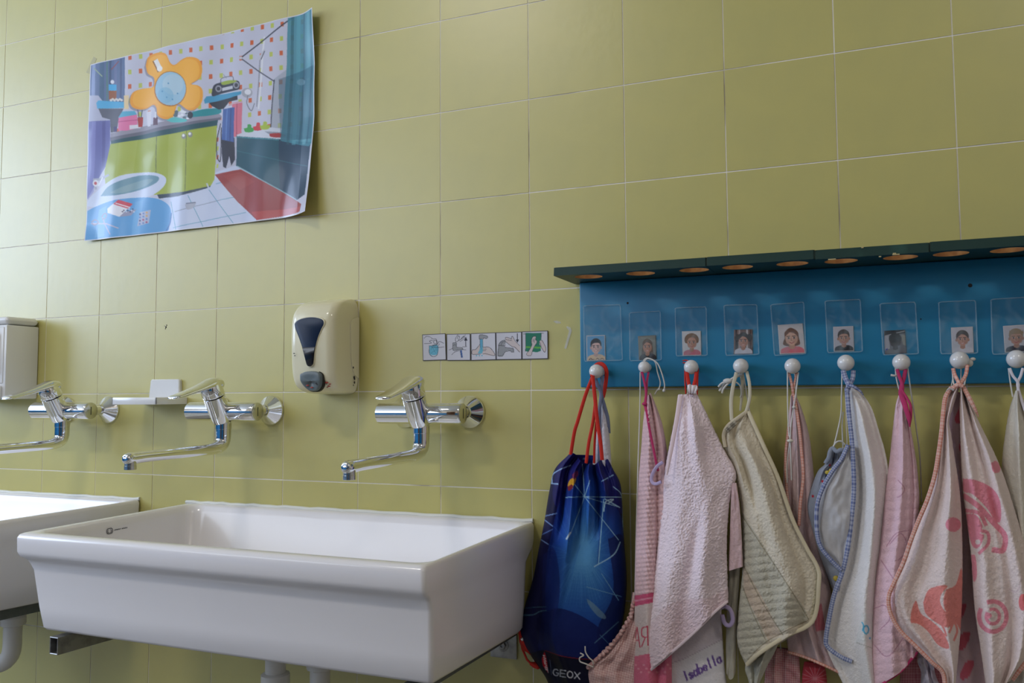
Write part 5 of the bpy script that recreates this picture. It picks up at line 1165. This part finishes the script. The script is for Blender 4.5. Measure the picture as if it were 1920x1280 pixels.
h = hang('cream_towel', 3, 'cream terry towel with stitched quilt panels, hung by a cream ribbon loop', 'towel', 'towels hanging from the knobs')
c = Cv(1340, 760, 1560, 1310, 2, (216, 205, 184))
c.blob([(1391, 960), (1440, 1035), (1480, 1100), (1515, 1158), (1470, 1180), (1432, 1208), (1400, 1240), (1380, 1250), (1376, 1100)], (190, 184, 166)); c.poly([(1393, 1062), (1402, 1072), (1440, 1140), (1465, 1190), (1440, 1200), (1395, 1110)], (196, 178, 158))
for q in ([(1391, 966), (1440, 1040), (1482, 1104), (1516, 1160)], [(1394, 1060), (1430, 1130), (1468, 1190)], [(1392, 1098), (1412, 1150), (1436, 1200)], [(1516, 1162), (1470, 1184), (1432, 1206), (1402, 1236)]): c.curve(q, 1.6, (150, 140, 118))
c.curve([(1404, 772), (1434, 836), (1461, 895), (1488, 972), (1512, 1026), (1531, 1064), (1533, 1090), (1523, 1160)], 8, (212, 202, 172))
def quilt(u, v, s, t_):
    return np.clip((v-(966+(u-1391)*1.56))/10, 0, 1)
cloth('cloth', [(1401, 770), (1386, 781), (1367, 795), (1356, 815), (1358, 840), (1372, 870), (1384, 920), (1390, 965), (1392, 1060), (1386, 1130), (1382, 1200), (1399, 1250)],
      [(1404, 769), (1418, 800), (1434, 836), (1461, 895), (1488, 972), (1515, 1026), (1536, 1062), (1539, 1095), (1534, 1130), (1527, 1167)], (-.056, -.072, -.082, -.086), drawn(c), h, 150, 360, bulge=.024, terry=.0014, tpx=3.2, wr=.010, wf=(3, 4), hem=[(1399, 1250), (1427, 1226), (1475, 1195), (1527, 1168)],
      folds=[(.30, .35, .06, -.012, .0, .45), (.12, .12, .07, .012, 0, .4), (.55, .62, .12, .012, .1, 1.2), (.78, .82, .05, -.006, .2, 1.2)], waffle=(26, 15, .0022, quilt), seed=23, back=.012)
ribbon('edge_binding', [(1403, 771, -.066), (1433, 838, -.082), (1459, 896, -.088), (1486, 973, -.092), (1512, 1026, -.095), (1533, 1064, -.096), (1535.5, 1093, -.097), (1524, 1163, -.098), (1474, 1192, -.112), (1427, 1222, -.116), (1401, 1245, -.100)], 7.5, h, col=(214, 202, 172), th=.0024)
ribbon('edge_binding', [(1401, 771, -.066), (1384, 783, -.074), (1365, 798, -.078), (1357, 815, -.080), (1360, 838, -.082)], 7, h, col=(210, 198, 174), th=.002)
ribbon('woven_tag', [(1362, 808, -.088), (1370, 800, -.090), (1380, 791, -.090)], 9, h, check=((92, 84, 74), (190, 182, 160), 1.6))
ribbon('loop', [(1381, 698, -.056), (1375, 722, -.060), (1371, 752, -.066), (1372, 788, -.074)], 7, h, M['ribbon_cream']); ribbon('loop', [(1400, 696, -.052), (1405, 718, -.056), (1406, 742, -.060), (1402, 762, -.064), (1397, 776, -.068)], 6, h, M['ribbon_cream'])
ribbon('loop', [(1391, 700, -.036), (1392, 730, -.038), (1388, 770, -.044)], 8, h, M['ribbon_cream'], taper=[1, .7, .5])
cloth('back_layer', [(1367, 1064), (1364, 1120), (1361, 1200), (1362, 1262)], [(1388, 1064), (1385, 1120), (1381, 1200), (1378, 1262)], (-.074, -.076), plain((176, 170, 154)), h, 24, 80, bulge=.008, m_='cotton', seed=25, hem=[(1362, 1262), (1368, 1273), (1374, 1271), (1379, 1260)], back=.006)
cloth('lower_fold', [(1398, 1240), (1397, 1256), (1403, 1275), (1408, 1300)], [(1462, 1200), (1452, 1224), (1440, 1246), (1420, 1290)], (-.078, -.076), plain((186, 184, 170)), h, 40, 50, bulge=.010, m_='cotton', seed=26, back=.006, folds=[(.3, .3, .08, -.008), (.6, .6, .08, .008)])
b_ = [(1386, 707), (1376, 703), (1364, 710), (1352, 716), (1347, 726)]
h = hang('knotted_cord', 3, 'bunch of thick grey white cord tied left of the cream ribbon loop', 'cord')
cord('strand', [(1392, 702, -.040), (1380, 706, -.044), (1368, 713, -.046), (1357, 722, -.046), (1349, 733, -.046)], 5, h, M['cord_white']); cord('strand', [(1390, 698, -.038), (1376, 712, -.050), (1364, 720, -.052), (1356, 730, -.050), (1354, 737, -.050)], 4, h, M['cord_white']); cord('strand', [(1376, 708, -.05), (1366, 714, -.054), (1354, 718, -.052), (1347, 725, -.050)], 4, h, M['cord_white'])
cord('strand', [(1370, 712, -.046), (1380, 716, -.046), (1388, 724, -.044), (1390, 738, -.042), (1388, 745, -.042)], 2.8, h, M['cord_white'])
ball('knot', 1365, 714, -.052, 6.5, h, M['cord_white'], (1.5, .8, .8))
for i, (lab, L_, R_, y_, ck) in enumerate((('pink gingham bag hanging low under the cream quilted towel', [(1444, 1212), (1436, 1240), (1432, 1300)], [(1498, 1222), (1500, 1250), (1502, 1300)], (-.036, -.038), ((196, 120, 128), (226, 190, 188), 2.1)),)):
    h = empty('gingham_bag', tuple(at(1470, 1230, y=-.04)), lab, 'bag', 'gingham bags hanging low')
    cloth('bag_body', L_, R_, y_, lambda u, v, s, t_: gingham(u, v-u*.1, ck[0], ck[1], ck[2]), h, 50, 60, bulge=.008, m_='cotton', seed=29+i, back=.01, folds=[(.5, .5, .05, -.006), (.25, .3, .06, .005)])
    cord('hanging_cord', [(1394, 702, -.034), (1410, 800, -.030), (1440, 1000, -.030), (1464, 1216, -.036)], 2.4, h, M['cord_white'])
c = Cv(1495, 1230, 1570, 1310, 2, (206, 72, 82)); 
for a in np.linspace(0, 2*PI, 16, endpoint=False): c.line([(1528, 1272), (1528+26*math.cos(a), 1272+24*math.sin(a))], 1.2, (226, 140, 150))
h = empty('red_pouch', tuple(at(1527, 1250, y=-.034)), 'red cloth pouch with a sunburst stitch peeking out under the peach piped towel', 'bag')
cloth('bag_body', [(1508, 1240), (1504, 1262), (1502, 1300)], [(1546, 1246), (1550, 1268), (1552, 1300)], (-.034, -.036), drawn(c), h, 50, 50, bulge=.010, m_='cotton', seed=33, back=.01)
cord('hanging_cord', [(1490, 700, -.034), (1500, 820, -.030), (1516, 1000, -.028), (1527, 1244, -.032)], 2.0, h, M['cord_white'])

# --- knob 6: grey bag behind, white towel with blue gingham binding
h = hang('grey_bag', 5, 'grey cloth drawstring bag with yellow buttons and red dots, behind the blue bound towel', 'bag')
c = Cv(1500, 830, 1620, 1150, 2, (150, 156, 170)); 
for x, y in ((1542, 902), (1531, 942), (1548, 930), (1556, 872), (1524, 930)): c.ell(x, y, 2.2, 2.4, (176, 40, 56))
cloth('bag_body', [(1557, 846), (1548, 868), (1534, 882), (1523, 908), (1515, 936), (1514, 955), (1520, 980), (1533, 1028), (1550, 1076), (1562, 1108)], [(1583, 846), (1592, 868), (1598, 890), (1602, 920), (1602, 960), (1600, 990), (1596, 1020), (1590, 1050), (1584, 1080), (1576, 1108)], (-.056, -.060, -.064, -.058), drawn(c), h, 90, 170, bulge=.016, m_='cotton', seed=36, wr=.008, folds=[(.15, .15, .03, .006, -.2, .3), (.3, .3, .03, -.007, -.2, .3), (.5, .5, .03, .007, -.2, .3)], back=.012)
ribbon('ruffle', [(1548, 868, -.070), (1554, 858, -.073), (1556, 848, -.073), (1561, 840, -.071), (1569, 846, -.074), (1578, 843, -.074), (1586, 848, -.072)], 8, h, col=(140, 146, 160), th=.004)
cord('drawcord', [(1579, 694, -.044), (1578, 740, -.050), (1577, 775, -.054), (1570, 810, -.060), (1562, 842, -.066)], 2.6, h, M['cord_white']); cord('drawcord', [(1581, 772, -.050), (1579, 800, -.056), (1581, 842, -.062)], 2.4, h, M['cord_white']); cord('drawcord', [(1562, 838, -.070), (1568, 829, -.070), (1577, 827, -.068), (1584, 833, -.066)], 3.2, h, M['cord_white'])
for x, y in ((1551.5, 885.5), (1559, 881.5)): ball('button', x, y, -.0755, 4.2, h, M['yellow'], (1.1, .5, .9))
ball('button', 1567.5, 1084, -.079, 5, h, M['yellow'], (1, .4, 1))

h = hang('white_towel', 5, 'white towel edged with blue gingham binding and a matching loop', 'towel', 'towels hanging from the knobs')
c = Cv(1520, 720, 1680, 1310, 2, (232, 226, 222)); c.poly([(1616, 1150), (1640, 1150), (1640, 1204), (1604, 1204)], (226, 224, 220)); c.line([(1605, 1204), (1640, 1216)], 1.5, (190, 186, 176)); c.ell(1624, 1180, 6, 9, (90, 176, 210)); c.ell(1624, 1180, 3.4, 6, (222, 222, 224)); c.ell(1631, 1196, 1.6, 2, (90, 176, 210)); c.curve([(1616, 1166), (1619, 1172), (1617, 1182)], 2, (90, 176, 210))
B1 = [(1588, 728), (1592, 777), (1597, 824), (1600, 871), (1601, 920), (1597, 968), (1590, 1024), (1580, 1070), (1565, 1112), (1556, 1152), (1549, 1195), (1552, 1212), (1575, 1230), (1597, 1240)]
cloth('cloth', [(1587, 728), (1592, 777), (1597, 824), (1600, 871), (1601, 920), (1597, 968), (1590, 1024), (1580, 1070), (1565, 1112), (1556, 1152), (1549, 1195), (1553, 1225), (1590, 1300)],
      [(1598, 724), (1618, 740), (1635, 766), (1649, 810), (1660, 848), (1667, 890), (1668, 940), (1662, 1000), (1656, 1060), (1652, 1120), (1650, 1200), (1650, 1300)], (-.060, -.070, -.070, -.070), drawn(c, 4), h, 130, 330, bulge=.010, terry=.0009, wr=.005,
      folds=[(.46, .78, .17, .022, .0, 1.3), (.12, .2, .14, -.006, .2, 1.2), (.95, .98, .06, -.01)], seed=38, back=.014)
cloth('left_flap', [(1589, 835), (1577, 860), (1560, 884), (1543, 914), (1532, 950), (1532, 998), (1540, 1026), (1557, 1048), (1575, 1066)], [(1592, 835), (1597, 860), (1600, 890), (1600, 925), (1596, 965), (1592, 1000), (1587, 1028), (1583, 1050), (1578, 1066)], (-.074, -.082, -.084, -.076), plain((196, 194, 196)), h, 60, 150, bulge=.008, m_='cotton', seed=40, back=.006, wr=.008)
ribbon('binding', [(a, b2, -.072-.012*min(1, i/3)) for i, (a, b2) in enumerate(B1)], 8.5, h, check=BLUEG, th=.003)
ribbon('binding', [(1590, 834, -.084), (1578, 860, -.088), (1560, 884, -.092), (1543, 914, -.094), (1532, 950, -.094), (1532, 998, -.094), (1540, 1026, -.094), (1557, 1048, -.092), (1577, 1068, -.088)], 7.5, h, check=BLUEG, th=.003)
ribbon('binding', [(1592, 722, -.076), (1600, 724, -.078), (1612, 732, -.076), (1619, 741, -.072)], 6, h, check=BLUEG, th=.0025, taper=[1, 1, .8, .3])
ribbon('loop', [(1581, 694, -.058), (1585, 708, -.060), (1591, 722, -.068), (1588, 735, -.076)], 9, h, check=BLUEG); ribbon('loop', [(1600, 694, -.052), (1599, 708, -.056), (1594, 720, -.066), (1590, 728, -.072)], 8, h, check=BLUEG)

# --- knob 9 first (behind), then 7 and 8
h = hang('pale_towel', 8, 'pale cream towel at the right edge of the frame, on a white loop', 'towel', 'towels hanging from the knobs')
cloth('cloth', [(1904, 732), (1893, 765), (1885, 810), (1880, 850), (1878, 890), (1880, 960), (1884, 1100), (1886, 1300)], [(1912, 732), (1928, 770), (1945, 820), (1958, 900), (1966, 1000), (1970, 1100), (1972, 1200), (1974, 1300)], (-.058, -.060, -.062), plain((222, 214, 200), 5, 8), h, 70, 200, bulge=.022, terry=.0012, seed=44, back=.012, folds=[(.45, .4, .1, .01), (.7, .7, .06, -.008)])
ribbon('loop', [(1893, 690, -.058), (1899, 704, -.060), (1909, 718, -.062), (1908, 736, -.064)], 5, h, col=(214, 208, 216)); ribbon('loop', [(1918, 690, -.058), (1914, 704, -.06), (1908, 720, -.062), (1914, 745, -.070), (1922, 770, -.078)], 5, h, col=(214, 208, 216)); cord('cord', [(1891, 690, -.056), (1895, 720, -.056), (1899, 744, -.058)], 2.6, h, M['cord_white'])

h = hang('quilted_towel', 6, 'pink quilted towel hung by a twisted magenta loop', 'towel', 'towels hanging from the knobs')
c = Cv(1620, 720, 1740, 1310, 2, (228, 192, 200))
for q in ([(1684, 900), (1696, 915), (1690, 928), (1682, 932)], [(1662, 1024), (1680, 1000), (1704, 994)], [(1668, 1020), (1690, 1000), (1702, 1030), (1684, 1050)], [(1652, 1050), (1676, 1086)], [(1640, 1210), (1665, 1230), (1698, 1190)], [(1640, 1140), (1660, 1135), (1668, 1160), (1650, 1180)]): c.curve(q, 1.6, (190, 140, 158))
cloth('cloth', [(1686, 736), (1679, 762), (1673, 812), (1668, 859), (1662, 905), (1656, 950), (1649, 1022), (1640, 1084), (1635, 1137), (1631, 1200), (1629, 1250), (1632, 1300)], [(1700, 770), (1707, 800), (1714, 838), (1719, 871), (1723, 913), (1724, 940), (1722, 1000), (1720, 1060), (1719, 1120), (1719, 1170), (1720, 1222)], (-.060, -.072, -.076, -.080), drawn(c), h, 110, 330, bulge=.022, terry=.0008, tpx=3, hem=[(1632, 1300), (1650, 1284), (1690, 1258), (1722, 1222)],
      waffle=(15, 19, .0012, None), folds=[(.5, .45, .12, .010), (.82, .8, .05, -.006)], seed=47, back=.012)
ribbon('hem_edge', [(1640, 1292, -.098), (1660, 1278, -.104), (1690, 1257, -.104), (1720, 1222, -.088)], 4.5, h, M['ribbon_magenta'])
ribbon('loop', [(1682, 692, -.060), (1687, 708, -.062), (1692, 722, -.066), (1690, 736, -.072), (1697, 760, -.084), (1704, 784, -.088), (1706, 800, -.086)], 7.5, h, M['ribbon_magenta'], th=.002, taper=[.8, .8, .8, 1.4, 1.3, 1, .3]); ribbon('loop', [(1698, 692, -.056), (1695, 708, -.058), (1690, 724, -.064), (1688, 740, -.070)], 7, h, M['ribbon_magenta'], th=.002)
ribbon('loop', [(1690, 728, -.078), (1700, 745, -.082), (1707, 760, -.084), (1708, 780, -.084), (1706, 800, -.084)], 4.5, h, M['ribbon_magenta'], th=.002, taper=[.4, 1, 1.2, 1, .4])
cord('cord', [(1679, 690, -.052), (1681, 710, -.054), (1686, 730, -.058)], 2.6, h, M['cord_white']); cord('cord', [(1702, 690, -.050), (1706, 720, -.050), (1712, 760, -.046), (1719, 810, -.040), (1725, 860, -.036), (1728, 940, -.034)], 2.4, h, M['cord_white']); cord('cord_end', [(1684, 702, -.052), (1678, 704, -.054), (1670, 703, -.054)], 4, h, M['cord_white'])

h = hang('patterned_towel', 7, 'pink and white patterned towel with peach gingham binding, largest at the right', 'towel', 'towels hanging from the knobs')
PK = (228, 142, 156); PO_ = (226, 138, 130); BS = (230, 212, 206)
c = Cv(1650, 720, 1940, 1310, 2, BS)
X = lambda x, y: (1480+x/3.368, 900+y/3.368)
c.ell(*X(1035, 280), 14.5, 13.5, PK)
c.blob([X(*q) for q in ((845, 770), (880, 690), (960, 665), (1000, 670), (960, 720), (955, 780), (1000, 840), (1088, 870), (1088, 960), (1050, 900), (1000, 930), (930, 900), (860, 840))], PO_); c.blob([X(*q) for q in ((990, 690), (1050, 660), (1090, 560), (1095, 880), (1040, 870), (990, 830), (972, 760))], PO_)
c.blob([X(*q) for q in ((765, 900), (770, 830), (800, 760), (830, 840), (900, 890), (970, 960), (1010, 1060), (940, 1040), (880, 960), (820, 910))], PO_); c.curve([X(1010, 960), X(1040, 900), X(1060, 950), X(1040, 1010)], 4, PO_); c.curve([X(900, 870), X(960, 910), X(990, 980), X(960, 960)], 3.4, PO_)
c.blob([X(*q) for q in ((1095, -10), (1180, 0), (1280, 50), (1330, 130), (1335, 250), (1300, 260), (1250, 180), (1160, 90), (1100, 70))], PK)
c.curve([X(1105, 100), X(1200, 170), X(1290, 270), X(1360, 350), X(1350, 440), X(1290, 440)], 10, PK); c.curve([X(1110, 190), X(1200, 210), X(1240, 280)], 7, PK); c.blob([X(*q) for q in ((1115, 210), (1180, 220), (1220, 290), (1200, 330), (1230, 350), (1200, 420), (1160, 420), (1130, 330))], PK); c.curve([X(1180, 320), X(1250, 330), X(1255, 400), X(1200, 460)], 6, PK); c.ell(*X(1190, 390), 5, 5, BS); c.blob([X(*q) for q in ((1145, 470), (1175, 480), (1185, 600), (1165, 640), (1150, 560))], PK)
for a0, r0, w_ in ((0, 27, 8), (0, 13, 6)): c.line([(1480+1285/3.368+r0*math.cos(t)*(.95), 900+860/3.368+r0*math.sin(t)*1.05) for t in np.linspace(-1.9, 3.6, 26)], w_, PK)
c.ell(*X(1262, 855), 5, 5, PK); c.blob([(1858, 868), (1868, 864), (1876, 876), (1872, 886), (1862, 884)], PK); c.ell(*X(1475, 770), 8, 16, (226, 120, 120)); c.curve([X(1470, 600), X(1440, 700), X(1390, 690)], 2, (214, 190, 190))
cloth('back_layer', [(1784, 735), (1778, 800), (1780, 900), (1786, 1000), (1790, 1150), (1780, 1300)], [(1812, 735), (1820, 800), (1834, 900), (1846, 1000), (1852, 1150), (1868, 1300)], (-.060, -.062), lambda u, v, s, t_: np.where((np.sin(u/9+v/23)*np.sin(v/17) > .45)[..., None], np.array([206., 100, 116]), np.array([202., 172, 178])), h, 50, 150, bulge=.008, terry=.0006, seed=50, back=.01)
LB = [(1784, 726), (1773, 744), (1769, 770), (1765, 812), (1759, 855), (1752, 894), (1739, 936), (1723, 974), (1709, 1010), (1694, 1054), (1676, 1093), (1666, 1120), (1670, 1150), (1688, 1182), (1718, 1212), (1747, 1241), (1768, 1262), (1773, 1300)]
cloth('left_flap', LB, [(1800, 724), (1788, 760), (1780, 790), (1784, 815), (1789, 850), (1796, 894), (1801, 935), (1804, 990), (1805, 1078), (1802, 1167), (1794, 1260), (1790, 1300)], (-.072, -.090, -.100, -.094), drawn(c, 4), h, 120, 330, bulge=.016, terry=.0012, wr=.008, folds=[(.7, .78, .12, .014), (.35, .4, .1, -.006), (.2, .2, .08, .005)], seed=52, back=.010)
cloth('right_flap', [(1801, 724), (1799, 760), (1800, 801), (1802, 871), (1806, 930), (1813, 980), (1821, 1048), (1827, 1137), (1840, 1227), (1850, 1300)], [(1805, 723), (1817, 747), (1836, 791), (1864, 848), (1883, 894), (1898, 940), (1911, 983), (1924, 1030), (1936, 1090), (1940, 1160), (1925, 1230), (1896, 1275)], (-.072, -.084, -.096, -.092), drawn(c, 4), h, 120, 330, bulge=.020, terry=.0012, wr=.009, folds=[(.25, .22, .12, .012), (.62, .6, .07, -.009), (.8, .82, .08, .008)], seed=54, back=.012)
ribbon('binding', [(a, b2, -.084-.036*min(1, i/8)+(.004 if i > 15 else 0)) for i, (a, b2) in enumerate(LB)], 7.5, h, check=PEACH, th=.003)
ribbon('binding', [(1806, 725, -.084), (1817, 745, -.090), (1829, 768, -.090), (1835, 782, -.086)], 8, h, check=PEACH, taper=[1, 1, .7, .2], th=.0025); ribbon('binding', [(1786, 728, -.086), (1796, 721, -.088), (1806, 724, -.088)], 8, h, check=PEACH, th=.003); ribbon('binding', [(1926, 1238, -.098), (1912, 1256, -.102), (1898, 1274, -.100)], 8, h, check=PEACH, th=.0025)
ribbon('loop', [(1787, 690, -.066), (1790, 702, -.068), (1797, 716, -.078), (1800, 726, -.086)], 6.5, h, check=PEACH); ribbon('loop', [(1814, 684, -.060), (1811, 702, -.066), (1803, 716, -.076), (1794, 727, -.086)], 6.5, h, check=PEACH)
ribbon('frayed_end', [(1788, 731, -.090), (1780, 728, -.092), (1774, 733, -.094)], 4, h, col=(206, 204, 206), taper=[1, .8, .2]); cord('cord', [(1813, 690, -.044), (1811, 706, -.048), (1808, 722, -.054)], 2.6, h, M['cord_white']); cord('cord', [(1786, 692, -.048), (1787, 712, -.052), (1790, 726, -.06)], 2.6, h, M['cord_white'])
ball('cord_knot', 1818, 680, -.050, 6.4, h, M['cord_white'], (.9, .8, 1.1)); ball('cord_knot', 1824, 673, -.052, 3.4, h, M['cord_white'], (1.4, .8, .9))
h = empty('pale_pouch', tuple(at(1735, 1240, y=-.05)), 'pale crumpled cloth pouch low between the pink quilted and patterned towels', 'bag')
cloth('bag_body', [(1722, 1222), (1720, 1240), (1727, 1262), (1724, 1300)], [(1742, 1222), (1750, 1245), (1756, 1270), (1772, 1300)], (-.060, -.058), plain((214, 206, 222)), h, 40, 50, bulge=.010, m_='cotton', seed=60, back=.01, wr=.014, folds=[(.4, .5, .08, .008), (.65, .6, .06, -.008)])
cord('hanging_cord', [(1790, 692, -.040), (1770, 800, -.030), (1745, 1000, -.028), (1733, 1226, -.056)], 2.0, h, M['cord_white'])
h = empty('gingham_bag', tuple(at(1790, 1240, y=-.03)), 'dark pink gingham bag deep between the quilted and patterned towels', 'bag', 'gingham bags hanging low')
cloth('bag_body', [(1700, 1160), (1690, 1220), (1686, 1300)], [(1860, 1160), (1872, 1220), (1880, 1300)], (-.028, -.028), lambda u, v, s, t_: gingham(u, v, (186, 96, 112), (216, 160, 166), 2.6), h, 80, 70, bulge=.016, m_='cotton', seed=62, back=.006, wr=.012, wf=(5, 3))
cord('hanging_cord', [(1802, 690, -.036), (1800, 800, -.030), (1790, 1000, -.030), (1784, 1164, -.034)], 2.0, h, M['cord_white'])
